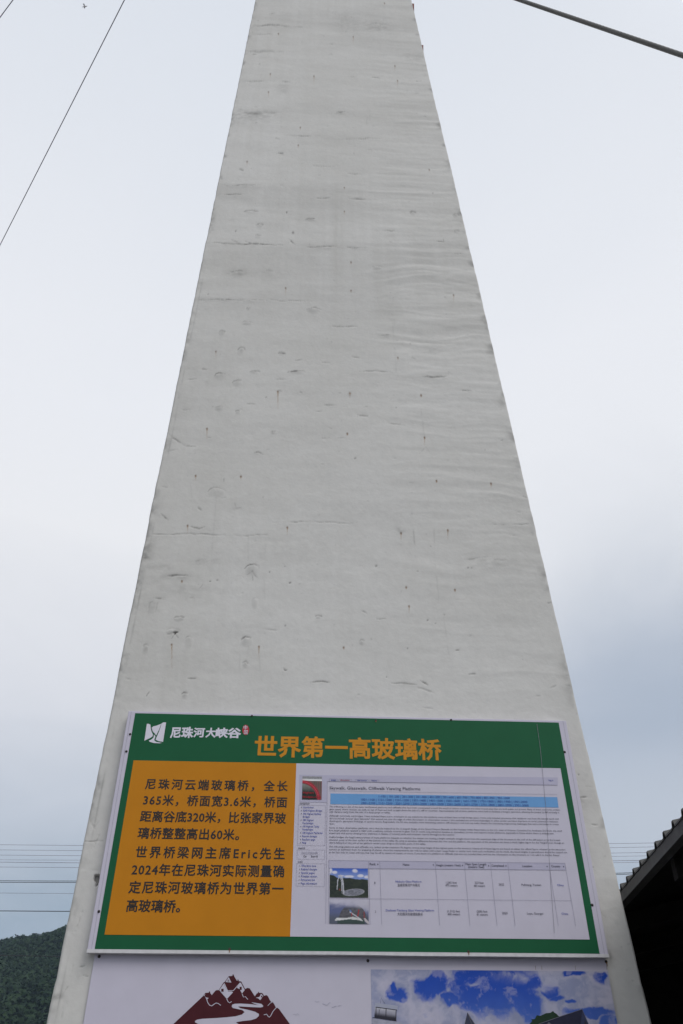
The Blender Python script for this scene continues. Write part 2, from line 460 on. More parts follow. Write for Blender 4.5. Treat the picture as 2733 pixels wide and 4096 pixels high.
    # horizontal pour joints
    for pts, w, a in [
        ([cD(275, 327), cD(400, 328), cD(520, 330), cD(640, 338)], 2.6, .55), ([cD(760, 347), cD(905, 343)], 2.6, .5),
        ([cD(930, 350), cD(1050, 352)], 2.2, .45), ([cD(225, 604), cD(400, 606), cD(560, 605)], 2.0, .42), ([cD(560, 604), cD(780, 612)], 1.6, .22),
        ([cD(335, 50), cD(430, 52), cD(550, 46)], 2.2, .5), ([cD(335, 92), cD(455, 94)], 2.0, .45), ([cD(490, 100), cD(545, 102)], 1.8, .3),
        ([cD(800, 110), cD(870, 112)], 2.2, .4), ([cD(960, 115), cD(1080, 119)], 2.0, .32), ([cD(1120, 268), cD(1180, 270)], 2, .35),
        ([cE(95, 205), cE(250, 195), cE(490, 213)], 3, .42), ([cE(80, 258), cE(270, 262)], 2.4, .28), ([cE(45, 402), cE(340, 405)], 5, .22),
        ([cE(20, 640), cE(270, 632)], 3, .28), ([cE(0, 860), cE(60, 900), cE(320, 882)], 6, .28), ([cE(680, 892), cE(860, 890)], 2.6, .26),
        ([cE(330, 1062), cE(660, 1072)], 2.4, .28), ([cE(760, 1092), cE(1130, 1085)], 2.2, .24), ([cE(840, 600), cE(910, 600)], 2, .25),
        ([cE(1020, 606), cE(1110, 612)], 2.2, .26), ([cE(590, 1552), cE(720, 1550)], 2.2, .36), ([cE(860, 1556), cE(1060, 1564)], 2.2, .3),
        ([cE(840, 1360), cE(960, 1362)], 1.8, .22), ([cE(560, 1300), cE(800, 1305)], 1.8, .18),
        ([cD(1010, 950), cD(1100, 947), cD(1170, 955)], 2.2, .3), ([cD(1315, 974), cD(1440, 972)], 3.2, .5), ([cD(1495, 1040), cD(1560, 1042)], 2.2, .42),
        ([cD(880, 730), cD(1000, 733)], 2, .35), ([cD(600, 988), cD(665, 986)], 2, .25), ([cD(1150, 1200), cD(1230, 1206)], 2, .3), ([cD(840, 1110), cD(895, 1110)], 2.2, .4),
        ([cA(150, 370), cA(600, 376), cA(900, 380)], 2.0, .24), ([cA(890, 300), cA(1500, 296)], 1.6, .16),
        ([cA(265, 632), cA(340, 628), cA(392, 632)], 2.8, .62), ([cA(395, 1274), cA(440, 1276)], 3, .6), ([cA(1165, 1303), cA(1225, 1295), cA(1285, 1300)], 2.6, .42),
        ([cA(0, 1272), cA(90, 1290)], 2.4, .35), ([cA(175, 772), cA(240, 780)], 2, .4),
        ([cB(560, 535), cB(640, 518), cB(735, 512)], 3.2, .42), ([cB(735, 530), cB(830, 536)], 4.0, .5), ([cB(105, 1307), cB(180, 1308), cB(262, 1314)], 3, .62),
        ([cB(285, 1288), cB(330, 1316)], 2.6, .6), ([cB(275, 1335), cB(380, 1368)], 3.2, .32), ([cB(10, 902), cB(65, 898)], 2.4, .5), ([cB(590, 1250), cB(625, 1246)], 3, .5),
        ([cB(1085, 804), cB(1135, 798)], 2.4, .55), ([cB(1105, 1335), cB(1132, 1322)], 3, .5), ([cB(1185, 1318), cB(1250, 1330)], 2.6, .5), ([cB(1195, 1258), cB(1235, 1256)], 2.2, .5),
        ([cB(730, 308), cB(1020, 308)], 1.4, .25), ([cB(930, 135), cB(965, 138)], 2, .4), ([cB(1005, 402), cB(1040, 405)], 2.4, .4), ([cB(505, 1102), cB(525, 1098)], 2.5, .4), ([cB(300, 1460), cB(360, 1466)], 3, .3),
        ([cA(225, 240), cA(270, 282)], 2.2, .5), ([cA(683, 170), cA(698, 212), cA(730, 210)], 1.9, .55), ([cA(460, 205), cA(478, 218)], 2.4, .4),
        ([cA(405, 322), cA(465, 340), cA(500, 325)], 1.9, .4), ([cA(470, 708), cA(492, 680)], 2, .35), ([cA(145, 860), cA(158, 800), cA(185, 788)], 2.4, .4), ([cA(210, 790), cA(190, 860), cA(160, 880)], 1.8, .25),
        ([cA(1478, 850), cA(1520, 868)], 2, .45), ([cA(240, 68), cA(265, 74)], 2.4, .45), ([cA(620, 22), cA(621, 38)], 2.2, .6), ([cA(995, 1210), cA(1003, 1228), cA(1018, 1222)], 2, .55),
        ([cA(135, 1385), cA(150, 1362)], 2.4, .5), ([cA(850, 968), cA(960, 975)], 2.6, .12),
        ([cD(150, 1135), cD(190, 1131)], 2, .4), ([cD(90, 1250), cD(120, 1275), cD(165, 1305), cD(220, 1310)], 2.2, .4), ([cD(75, 1335), cD(130, 1322)], 2.2, .4), ([cD(455, 1105), cD(505, 1106)], 1.8, .35),
        ([cD(505, 1340), cD(522, 1334), cD(545, 1345)], 2.4, .5), ([cD(830, 1270), cD(855, 1272)], 2.2, .45), ([cD(905, 1271), cD(945, 1268)], 2.4, .55), ([cD(1105, 775), cD(1160, 772)], 2, .45),
        ([cD(1000, 1158), cD(1050, 1165)], 2.4, .35), ([cD(800, 1142), cD(840, 1142)], 2, .28), ([cD(670, 305), cD(700, 335)], 2.2, .5), ([cD(390, 310), cD(430, 328)], 2.2, .45), ([cD(460, 320), cD(490, 332)], 2.2, .4),
        ([cD(180, 985), cD(225, 982)], 2, .35), ([cD(255, 935), cD(272, 938)], 3, .45), ([cD(975, 875), cD(1008, 882)], 2.2, .5), ([cD(1265, 880), cD(1285, 888)], 2.4, .4), ([cD(1380, 318), cD(1418, 322), cD(1414, 308)], 2, .4),
        ([cD(1300, 1345), cD(1330, 1315), cD(1350, 1340)], 2, .35), ([cD(550, 460), cD(605, 466)], 2, .3), ([cD(1470, 380), cD(1510, 378)], 2.6, .35), ([cD(830, 905), cD(870, 906)], 2, .3), ([cD(700, 892), cD(735, 893)], 2, .3),
        ([cE(335, 635), cE(390, 640)], 3.4, .45), ([cE(300, 1197), cE(335, 1200)], 2.4, .45), ([cE(105, 424), cE(130, 424)], 2.4, .4), ([cE(225, 108), cE(285, 100)], 2.2, .35), ([cE(985, 1172), cE(1050, 1180)], 2, .25),
        ([cE(600, 1370), cE(630, 1370)], 2, .35), ([cE(1385, 635), cE(1420, 636)], 2, .35), ([cE(280, 1085), cE(310, 1095)], 2.2, .35), ([cE(0, 1325), cE(22, 1335)], 3, .4), ([cE(700, 345), cE(740, 345)], 2, .25), ([cE(700, 427), cE(720, 424)], 2.4, .35),
        ([cG(845, 905), cG(890, 893), cG(945, 900)], 2.2, .35), ([cG(880, 690), cG(905, 640), cG(935, 560)], 1.6, .22), ([cG(755, 1810), cG(800, 1800)], 2, .4), ([cG(785, 1890), cG(830, 1898)], 2, .35),
        ([cG(700, 1500), cG(745, 1380), cG(790, 1250)], 1.6, .18), ([cG(660, 1900), cG(700, 1760)], 1.6, .18), ([cG(575, 2330), cG(600, 2140)], 2, .25), ([cG(595, 2070), cG(640, 2000)], 2, .35),
        ([cG(540, 2110), cG(600, 2125), cG(640, 2175)], 3, .5), ([cG(785, 625), cG(1000, 622)], 1.6, .22), ([cG(850, 435), cG(900, 520)], 1.8, .25), ([cG(930, 440), cG(880, 500)], 1.6, .2),
        ([cH(45, 833), cH(95, 828)], 3, .5), ([cH(240, 1840), cH(265, 1860)], 2.5, .4), ([cH(90, 740), cH(170, 740)], 1.5, .2), ([cH(150, 1065), cH(190, 1066)], 1.8, .25), ([cH(20, 120), cH(60, 100)], 2.2, .4),
    ]: crack(pts, w, a)
    for p, w, h, a in [(cA(575, 78), 70, 20, .6), (cA(798, 561), 58, 24, .8), (cA(765, 1015), 48, 20, .5), (cA(404, 1012), 34, 22, .45), (cA(132, 1062), 26, 20, .4), (cA(340, 888), 46, 10, .42),
                       (cA(300, 965), 60, 12, .42), (cA(376, 1365), 26, 12, .5), (cA(756, 1170), 24, 14, .42), (cA(1214, 880), 24, 7, .55), (cA(815, 770), 26, 22, .22), (cA(1486, 1035), 20, 10, .35),
                       (cD(340, 955), 52, 13, .6), (cD(423, 990), 40, 12, .5), (cD(335, 1115), 38, 11, .5), (cD(425, 1138), 22, 8, .4), (cD(350, 752), 30, 12, .4), (cD(440, 832), 30, 16, .35), (cD(790, 642), 60, 11, .45),
                       (cD(708, 945), 70, 7, .6), (cD(505, 945), 44, 6, .5), (cD(490, 173), 60, 6, .5), (cD(775, 210), 46, 6, .55), (cD(530, 235), 26, 8, .4), (cD(520, 288), 26, 7, .3), (cD(470, 708), 50, 8, .35),
                       (cD(1098, 442), 40, 7, .35), (cD(425, 462), 54, 14, .3), (cD(637, 858), 26, 5, .6), (cD(1475, 185), 26, 9, .35), (cD(1270, 175), 22, 8, .4), (cD(1480, 268), 22, 6, .5), (cE(800, 878), 52, 6, .35), (cD(475, 640), 18, 5, .45),
                       (cD(965, 1050), 14, 6, .5), (cD(625, 1040), 14, 6, .5), (cD(595, 1235), 18, 6, .5)]: arc_(p, w, h, a)
    for p, d in [(cA(393, 316), 30), (cA(727, 6), 14), (cA(443, 2), 20), (cA(1018, 327), 30), (cA(293, 1062), 95), (cA(840, 1075), 46), (cA(1372, 1080), 8), (cA(357, 664), 10), (cB(386, 36), 5), (cB(728, 52), 16),
                 (cB(457, 345), 36), (cB(164, 362), 28), (cB(502, 718), 5), (cB(214, 820), 28), (cB(196, 702), 6), (cD(275, 1223), 40), (cD(318, 851), 30), (cD(617, 1043), 70), (cD(965, 1052), 20), (cD(1325, 1265), 32),
                 (cD(952, 1248), 5), (cD(1308, 1062), 5), (cD(1196, 882), 14), (cD(1465, 578), 36), (cD(970, 421), 6), (cD(970, 558), 4), (cD(938, 174), 16), (cD(655, 545), 30), (cE(224, 718), 24), (cE(888, 288), 30), (cE(473, 1000), 12),
                 (cE(457, 1136), 14), (cE(56, 1266), 18), (cE(580, 595), 34), (cE(238, 578), 16), (cE(1236, 630), 24), (cE(818, 1470), 10), (cE(1484, 1328), 8), (cE(302, 262), 8), (cE(1133, 22), 6), (cE(1215, 515), 20)]:
        rust_(p, d, .85 if p[1] > 1500 else .45, 3.0 if p[1] > 900 else 2.4)
    # holes and chips
    for p, r_ in [(cA(318, 992), 3.4), (cD(991, 1367), 6), (cA(1037, 676), 4), (cA(906, 608), 3), (cB(8, 570), 4), (cB(585, 580), 3), (cB(604, 584), 3), (cB(333, 908), 3), (cB(380, 930), 3), (cB(205, 1087), 4), (cB(72, 1266), 3),
                  (cB(434, 876), 3), (cA(1005, 945), 4), (cA(578, 660), 4), (cA(535, 668), 3), (cD(660, 180), 4), (cD(690, 276), 5), (cD(1365, 88), 4), (cD(415, 269), 3), (cD(560, 1074), 4), (cD(282, 578), 3), (cH(30, 637), 3), (cH(155, 1432), 3)]:
        seg([p, (p[0] + r_ * random.uniform(-.9, .9), p[1] + r_ * random.uniform(-.6, .6))], r_ * random.uniform(.5, .85), random.uniform(.5, .85), dirt, .006, wander=.8)
    seg([cA(306, 989), cA(331, 987)], 2.8, .9, dirt, .012); seg([cA(318, 990), cA(312, 1000)], 2.8, .9, dirt, .012)
    for q in (cA(262, 1000), cA(335, 1022), cA(295, 1028)): seg([cA(315, 992), q], 1.6, .45, dirt, .003, wander=1)
    for q in (cA(800, 660), cA(765, 628), cA(830, 640)): seg([cA(798, 605), q], 1.5, .4, dirt, .003, wander=1)
    # long rain streaks
    for a, b, am in [(cD(1140, 370), cD(1190, 950), .11), (cD(1158, 425), cD(1180, 720), .10), (cB(232, 240), cB(256, 515), .28), (cB(380, 560), cB(402, 780), .12), (cB(430, 880), cB(480, 1230), .12), (cB(370, 320), cB(378, 500), .14),
                     (cA(575, 130), cA(545, 470), .10), (cA(722, 1060), cA(715, 1400), .14), (cA(778, 1040), cA(765, 1160), .14), (cA(838, 1090), cA(855, 1290), .14), (cA(775, 370), cA(772, 540), .1), (cD(1300, 1060), cD(1325, 1265), .12),
                     (cE(990, 870), cE(995, 1000), .14), (cE(1015, 870), cE(1020, 940), .14), (cE(322, 870), cE(322, 1000), .1), (cA(880, 400), cA(875, 800), .08), (cA(410, 40), cA(422, 170), .1)]:
        seg([a, b], 3.0, am * .8, dirt, wander=.6, broken=.9)
    for p, rx, ry, a in [(cA(140, 450), 26, 42, .5), (cA(130, 510), 24, 16, .45), (cA(300, 640), 80, 16, .3), (cA(370, 720), 120, 20, .2), (cA(220, 575), 50, 10, .3), (cA(530, 530), 50, 12, .25), (cB(1300, 0), 10, 10, 0), (cB(160, 345), 16, 22, .4),
                         (cE(60, 905), 110, 26, .35), (cE(1080, 205), 60, 24, .3), (cE(830, 180), 60, 40, .2), (cE(340, 690), 22, 20, .3), (cE(1370, 450), 40, 16, .25), (cD(600, 480), 60, 16, .15), (cD(1360, 840), 36, 18, .3), (cD(425, 470), 40, 16, .35),
                         (cB(800, 560), 90, 26, .25), (cB(1430, 460), 30, 20, .2), (cA(160, 830), 30, 30, .3), (cG(545, 2090), 26, 14, .6), (cG(610, 2030), 14, 26, .35), (cH(300, 2190), 12, 30, .6), (cH(60, 850), 26, 26, .3), (cA(1150, 480), 300, 60, .10), (cB(150, 250), 240, 70, .12)]:
        patch(p, rx, ry, a)
    # small unlisted scars
    for _ in range(80):
        x, y = random.uniform(300, 2200), random.uniform(20, 2800)
        u, z_ = wall(x, y, WALL)
        if not edge_l(z_) + .06 < u < edge_r(z_) - .06: continue
        s = random.uniform(4, 16)
        crack([(x, y), (x + s, y + random.uniform(-3, 3))], random.uniform(1.3, 2.0), random.uniform(.1, .3))
    for _ in range(35):
        x, y = random.uniform(300, 2200), random.uniform(20, 2800)
        seg([(x, y), (x + 1, y + 1)], random.uniform(1.4, 2.2), random.uniform(.25, .5), dirt, .002)
    # a piece of render broken away beside the upper board
    hp = [cG(893, 938), cG(940, 940), cG(940, 1000), cG(915, 1045), cG(895, 1058), cG(905, 1010), cG(888, 990)]
    hu = np.array([wall(*p, WALL) for p in hp])
    r = window(hu[:, 1].min() - .02, hu[:, 1].max() + .02)
    uu, z_ = U[r, front], Z[r, front]
    ins = np.zeros(uu.shape, bool)
    for i in range(len(hu)):
        (x0, y0), (x1, y1) = hu[i], hu[i - 1]
        ins ^= ((y0 > z_) != (y1 > z_)) & (uu < (x1 - x0) * (z_ - y0) / (y1 - y0 + 1e-12) + x0)
    H[r, front] -= ins * .022
    dirt[r, front] += ins * .55

    # nothing proud under the boards, smooth start at the arris
    H = np.clip(H, -.05, .028)
    under = (Z > 1.0) & (Z < 3.46) & (U > -1.26) & (U < 1.26)
    H = np.where(under, np.minimum(H, .004), H)
    # apply: the front moves along its normal, the arris and the sides move sideways
    fw = np.clip(1 - D / cr, 0, 1)
    X = U.copy(); Y = WALL + D - H * fw
    chip = np.exp(-np.minimum(el_, er_) / .02) * (fbm(np.full_like(U, 3.3), Z * 6, 101, 5, .6) - .5)
    sgn = np.where(el_ < er_, 1, -1)
    nearf = np.exp(-np.maximum(D - cr, 0) / .25)
    X = X + sgn * chip * .010 * nearf
    X = X + sgn * np.exp(-np.minimum(el_, er_) / .05) * (fbm(np.full_like(U, 8.3) + sgn, Z * 1.2, 103, 3) - .5) * .009 * nearf
    V = np.stack([X, Y, Z], -1).reshape(-1, 3)
    me = np_mesh('shaft', V, grid_faces(len(zs), cols), smooth=True)
    for nm, arr in (('dirt', dirt), ('rust', rust), ('tone', tone)):
        at = me.attributes.new(nm, 'FLOAT', 'POINT')
        at.data.foreach_set('value', np.clip(arr * (.88 if nm == 'dirt' else 1), -1, 1).astype(np.float32).ravel())
    # back face and cap
    o = link('shaft', me, pyl, M_RENDER)
    zb, zt = zs[0], zs[-1]
    b = MB()
    b.add([(edge_l(zb), WALL + depth, zb), (edge_r(zb), WALL + depth, zb), (edge_r(zt), WALL + depth, zt), (edge_l(zt), WALL + depth, zt),
           (edge_l(zt) + cr, WALL, zt), (edge_r(zt) - cr, WALL, zt)], [(1, 0, 3, 2), (3, 2, 5, 4)])
    b.build('rear_face', M_RENDER_PLAIN, pyl)


def render_mat():
    m = mat('white_render', (.6, .6, .6), .85, .2, bump=(45, .22, .005))
    nt = m.node_tree; N, L = nt.nodes.new, nt.links.new
    b = nt.nodes['Principled BSDF']

    def at(n):
        a = N('ShaderNodeAttribute'); a.attribute_name = n; return a.outputs['Fac']

    def mix(f, a, c):
        x = N('ShaderNodeMixRGB'); L(f, x.inputs[0]) if not isinstance(f, float) else None
        if isinstance(a, tuple): x.inputs[1].default_value = a + (1,)
        else: L(a, x.inputs[1])
        x.inputs[2].default_value = c + (1,)
        return x.outputs[0]
    tn = N('ShaderNodeMapRange'); L(at('tone'), tn.inputs[0])
    tn.inputs[1].default_value = -.3; tn.inputs[2].default_value = .3
    c = mix(tn.outputs[0], PAINT_A, PAINT_B)
    # fine mottling of old paint
    tc = N('ShaderNodeTexCoord'); n = N('ShaderNodeTexNoise'); n.inputs['Scale'].default_value = 26; n.inputs['Detail'].default_value = 7
    L(tc.outputs['Object'], n.inputs['Vector'])
    r = N('ShaderNodeMapRange'); L(n.outputs[0], r.inputs[0]); r.inputs[1].default_value = .3; r.inputs[2].default_value = .7; r.inputs[3].default_value = .975; r.inputs[4].default_value = 1.025
    s = N('ShaderNodeVectorMath'); s.operation = 'SCALE'; L(c, s.inputs[0]); L(r.outputs[0], s.inputs['Scale'])
    c = mix(at('rust'), s.outputs[0], (.30, .15, .045))
    c = mix(at('dirt'), c, (.055, .05, .045))
    L(c, b.inputs['Base Color'])
    return m


PAINT_A, PAINT_B = (.535, .52, .488), (.635, .622, .597)
M_RENDER = render_mat()
M_RENDER_PLAIN = mat('white_render_plain', (.6, .6, .59), .85, .25, noise=(2, .12), bump=(40, .3, .006))
build_pylon()
# stepped concrete footing
f = MB()
f.box(-1.62, 1.72, -.02, 2.62, 0, .35)
f.build('footing', mat('bare_concrete', (.34, .33, .31), .9, .2, noise=(4, .2), bump=(60, .4, .008)), pyl)
# rusty clamps on the right-hand arris near the top
M_RUST = mat('rusty_red_steel', (.16, .035, .022), .8, .3, noise=(60, .5), bump=(120, .4, .002))
for (x0, y0), (x1, y1) in (((1650, 14), (1657, 48)), ((1690, 180), (1694, 208))):
    _, z1 = wall((x0 + x1) / 2, y0, WALL + .05); _, z0 = wall((x0 + x1) / 2, y1, WALL + .05)
    e = edge_r((z0 + z1) / 2)
    b = MB()
    w = .036 if y0 < 100 else .030
    b.hexa([(e - .02, WALL + .05, z0), (e + w * .6, WALL + .05, z0), (e + w * .6, WALL + .2, z0), (e - .02, WALL + .2, z0),
            (e - .02, WALL + .05, z1), (e + w, WALL + .05, z1), (e + w, WALL + .2, z1), (e - .02, WALL + .2, z1)])
    b.tube([(e, WALL + .12, z0 + .4 * (z1 - z0)), (e + w + .004, WALL + .12, z0 + .4 * (z1 - z0))], .014, 6)
    b.build('bracket', M_RUST, pyl)

# ------------------------------------------------------------------ printed boards
M_WHITE = mat('white_vinyl_print', (.545, .518, .605), .55, .14, noise=(9, .03))
M_RETURN = mat('white_board_edge', (.60, .59, .60), .5, .35, noise=(30, .12))
M_GREEN = mat('green_print', (.0105, .098, .041), .55, .14, noise=(7, .05))
M_ORANGE = mat('orange_print', (.515, .198, .0095), .55, .14, noise=(7, .04))
M_GOLD = mat('gold_print', (.56, .232, .018), .55, .14, noise=(20, .04))
M_LOGO_W = mat('white_print', (.68, .66, .74), .55, .14, noise=(20, .03))
M_INK = mat('dark_ink', (.026, .021, .020), .45, .3, noise=(50, .1))
M_TEXT = mat('page_ink', (.10, .096, .13), .45, .3, noise=(50, .1))
M_LINK = mat('blue_ink', (.06, .085, .36), .45, .3, noise=(50, .1))
M_NAVY = mat('navy_ink', (.03, .07, .30), .45, .3, noise=(50, .1))
M_REDINK = mat('red_ink', (.36, .018, .03), .45, .3, noise=(50, .1))
M_GREYINK = mat('grey_ink', (.30, .285, .37), .45, .3, noise=(50, .1))
M_BLUEBAR = mat('sky_blue_print', (.15, .335, .62), .55, .14, noise=(20, .04))
M_TAN = mat('table_header_print', (.455, .435, .55), .55, .14, noise=(9, .03))
M_MAROON = mat('maroon_print', (.066, .0135, .019), .55, .14, noise=(20, .1))
M_SCREW = mat('dark_screw', (.03, .022, .02), .6, .4, noise=(200, .4))
M_STREAK = mat('rust_streak', (.22, .12, .06), .8, .2, noise=(80, .3))
M_SEAM = mat('seam_grey', (.23, .22, .26), .7, .2, noise=(60, .3))
M_PHOTO = mat('printed_picture', (.5, .5, .5), .55, .14, attr='ink', noise=(30, .04))

BZ = 2.254           # lower edge of the upper board
board = empty('information_board', (ORG[0], ORG[1], BZ), YAW)
tag(board, 'green bordered information board with orange text panel and website page, screwed to the pylon', 'sign')
poster = empty('poster_board', (ORG[0], ORG[1], 0.75), YAW)
tag(poster, 'pale lilac poster board with maroon mountain emblem and blue sky picture under the green board', 'poster')
PZ = 0.75
POFF = .031          # the lower board's front plane lies further back


def flat(name, polys, m, parent, base, layer, off=0.0, colors=None):
    """Flat printed shapes on a board: polygons in photo pixels -> board plane."""
    V, Fs = [], []
    for p in polys:
        b = len(V)
        for x, y in p:
            u, z = wall(x, y, off)
            V.append((u, off - layer, z - base))
        Fs.append(list(range(b, b + len(p))))
    me = bpy.data.meshes.new(name); me.from_pydata(V, [], Fs); me.update()
    return link(name, tri(me), parent, m)


def tri(me):
    import bmesh
    bm = bmesh.new(); bm.from_mesh(me)
    bmesh.ops.triangulate(bm, faces=bm.faces[:])
    for f in bm.faces:
        if f.normal.y > 0: f.normal_flip()
    bm.to_mesh(me); bm.free()
    return me


def uz(polys, off=0.0): return [[wall(x, y, off) for x, y in p] for p in polys]


def stroke(pts, w):
    """A polyline of width w pixels as quads (in photo pixels)."""
    out = []
    pts = [np.array(p, float) for p in pts]
    Ls, Rs = [], []
    for i, p in enumerate(pts):
        d = pts[min(i + 1, len(pts) - 1)] - pts[max(i - 1, 0)]
        d = d / (np.linalg.norm(d) + 1e-9); n = np.array([-d[1], d[0]]) * w / 2
        Ls.append(p + n); Rs.append(p - n)
    return [[tuple(Ls[i]), tuple(Ls[i + 1]), tuple(Rs[i + 1]), tuple(Rs[i])] for i in range(len(pts) - 1)]


TXT = bpy.data.curves.new('type', 'FONT')
TXO = bpy.data.objects.new('type', TXT)
COL.objects.link(TXO)


def glyphs(s, track=1.0, res=2):
    TXT.body = s; TXT.offset = 0; TXT.space_character = track; TXT.resolution_u = res
    bpy.context.view_layer.update()
    dg = bpy.context.evaluated_depsgraph_get()
    me = bpy.data.meshes.new_from_object(TXO.evaluated_get(dg))
    n = len(me.vertices)
    v = np.zeros(n * 3, np.float32); me.vertices.foreach_get('co', v); v = v.reshape(-1, 3)[:, :2].copy()
    me.calc_loop_triangles()
    t = np.zeros(len(me.loop_triangles) * 3, np.int32); me.loop_triangles.foreach_get('vertices', t)
    bpy.data.meshes.remove(me)
    return v, t.reshape(-1, 3)


def boundary(v, t):
    e = np.sort(np.concatenate([t[:, [0, 1]], t[:, [1, 2]], t[:, [2, 0]]]), 1)
    u, c = np.unique(e, axis=0, return_counts=True)
    return u[c == 1]


class Letters:
    def __init__(s, parent, base, layer, off=0.0): s.p, s.b, s.l, s.o = parent, base, layer, off; s.V, s.T, s.n = [], [], 0

    def put(s, v, t, u0, z0, su, sz, slope=0.):
        V = np.zeros((len(v), 3)); V[:, 0] = u0 + v[:, 0] * su; V[:, 1] = s.o - s.l; V[:, 2] = z0 + v[:, 1] * sz + v[:, 0] * su * slope - s.b
        s.V.append(V); s.T.append(t + s.n); s.n += len(V)

    def line(s, text, a, b, em, offset=0., centre=.27, track=False, cjk=False):
        """Text between two photo points lying on the middle of its letters; em in metres (height)."""
        u0, z0 = wall(*a, s.o); u1, z1 = wall(*b, s.o)
        W_ = u1 - u0
        if track:
            v, t = glyphs(text, 1.0); w1 = np.ptp(v[:, 0]) * em
            v, t = glyphs(text, 1.5); w2 = np.ptp(v[:, 0]) * em
            k = 1 + .5 * (W_ - w1) / (w2 - w1)
            v, t = glyphs(text, k)
        else: v, t = glyphs(text)
        su = W_ / np.ptp(v[:, 0])
        v[:, 0] -= v[:, 0].min()
        s.put(v, t, u0, z0 - centre * em, su, em, (z1 - z0) / W_)
        if offset:                                     # heavier weight: a stroke laid along every outline edge, just under the fill
            e = boundary(v, t)
            A, B = v[e[:, 0]], v[e[:, 1]]
            d = B - A; L_ = np.linalg.norm(d, axis=1, keepdims=True) + 1e-9; d = d / L_
            n_ = np.stack([-d[:, 1], d[:, 0]], 1) * offset; d = d * offset * .8
            q = np.stack([A - d + n_, B + d + n_, B + d - n_, A - d - n_], 1).reshape(-1, 2)
            i = np.arange(len(e)) * 4
            tt = np.concatenate([np.stack([i, i + 1, i + 2], 1), np.stack([i, i + 2, i + 3], 1)])
            s.put(q, tt, u0, z0 - centre * em, su, em, (z1 - z0) / W_)
            s.V[-1][:, 1] += np.repeat(.00008 + .00003 * (np.arange(len(e)) % 11), 4)

    def build(s, name, m):
        me = np_mesh(name, np.concatenate(s.V), None, np.concatenate(s.T))
        import bmesh
        bm = bmesh.new(); bm.from_mesh(me)
        for f in bm.faces:
            if f.normal.y > 0: f.normal_flip()
        bm.to_mesh(me); bm.free()
        return link(name, me, s.p, m)


c1 = lambda x, y: (340 + x / 1.742, 2820 + y / 1.742)
c3 = lambda x, y: (340 + x / 1.742, 3300 + y / 1.742)
c2 = lambda x, y: (1140 + x / 1.206, 2820 + y / 1.206)
c4 = lambda x, y: (1160 + x / 2.45, 3080 + y / 2.45)
c5 = lambda x, y: (1700 + x / 2.45, 3080 + y / 2.45)
cN = lambda x, y: (1150 + x / 4.48, 3060 + y / 4.48)
c9 = lambda x, y: (1280 + x / 3.015, 3400 + y / 3.015)
c10 = lambda x, y: (1700 + x / 2.45, 3400 + y / 2.45)
cL = lambda x, y: (540 + x / 3.015, 2860 + y / 3.015)
cM = lambda x, y: (660 + x / 2.904, 3860 + y / 2.904)
cP = lambda x, y: (1460 + x / 2.904, 3900 + y / 2.904)
cQ = lambda x, y: (2000 + x / 2.904, 3860 + y / 2.904)
cR = lambda x, y: (1400 + x / 1.176, 3740 + y / 1.176)


def box_part(name, u0, u1, z0, z1, y0, y1, m, parent, bev=.003):
    b = MB(); b.box(u0, u1, y0, y1, z0, z1)
    o = b.build(name, m, parent)
    md = o.modifiers.new('edge', 'BEVEL'); md.width = bev; md.segments = 2
    return o


BH = 3.424 - BZ
box_part('panel', -1.222, 1.222, 0, BH, 0, WALL - .004, M_WHITE, board)
# folded sheet edge that shows under the panel, a little buckled
lip = []
us = np.linspace(-1.222, 1.222, 41)
V, Fq = [], []
for i, u in enumerate(us):
    w = (vnoise(np.array([u * 3.]), np.array([.5]), 5)[0] - .5) * .004
    V += [(u, -.0035, .004), (u, -.0035, -.010 + w), (u, .026, -.011 + w), (u, .026, .004)]
for i in range(len(us) - 1):
    for k in range(4): Fq.append((i * 4 + k, (i + 1) * 4 + k, (i + 1) * 4 + (k + 1) % 4, i * 4 + (k + 1) % 4))
link('lower_edge_trim', np_mesh('lower_edge_trim', V, Fq), board, M_RETURN)
for a, b in (((526, 2848), (366, 3798)), ((2252, 2884), (2419, 3820))): flat('border_crease', stroke([a, b], .8), M_SEAM, board, BZ, .0006)


def wquad(a, b, c, d): return [a, b, c, d]


flat('green_field', [[(541.5, 2853), (2235, 2890.5), (2399, 3815), (379, 3796.5)]], M_GREEN, board, BZ, .001)
flat('orange_panel', [[(535, 3042), (1186, 3054), (1161, 3746.6), (418.6, 3739)]], M_ORANGE, board, BZ, .002)
flat('page_panel', [[(1186, 3054), (2242, 3073.7), (2359, 3758.6), (1161, 3746.6)]], M_WHITE, board, BZ, .0021)

# title and paragraph
EM_T = abs(wall(1300, 2945, 0)[1] - wall(1300, 3024, 0)[1]) / .90
t = Letters(board, BZ, .002)
t.line('世界第一高玻璃桥', c1(1187, 287), c2(751, 217), EM_T, .027, .375)
t.build('title_lettering', M_GOLD)
EM_P = abs(wall(800, 3115, 0)[1] - wall(800, 3155, 0)[1]) / .895
p = Letters(board, BZ, .003)
for s, a, b in [('尼珠河云端玻璃桥，全长', c1(425, 551), c1(1412, 567)), ('365米，桥面宽3.6米，桥面', c1(410, 662), c1(1408, 679)), ('距离谷底320米，比张家界玻', c1(388, 776), c1(1400, 790)), ('璃桥整整高出60米。', c1(372, 892), c1(1075, 905)),
                ('世界桥梁网主席Eric先生', c1(357, 1025), c1(1392, 1037)), ('2024年在尼珠河实际测量确', c1(330, 1146), c1(1387, 1160)), ('定尼珠河玻璃桥为世界第一', c3(310, 434), c3(1383, 445)), ('高玻璃桥。', c3(293, 562), c3(665, 568))]:
    if s[0] == '世': p.build('paragraph_lettering', M_INK); p = Letters(board, BZ, .003)
    p.line(s, a, b, EM_P, .021, .38, track=True)
p.build('paragraph_lettering', M_INK)

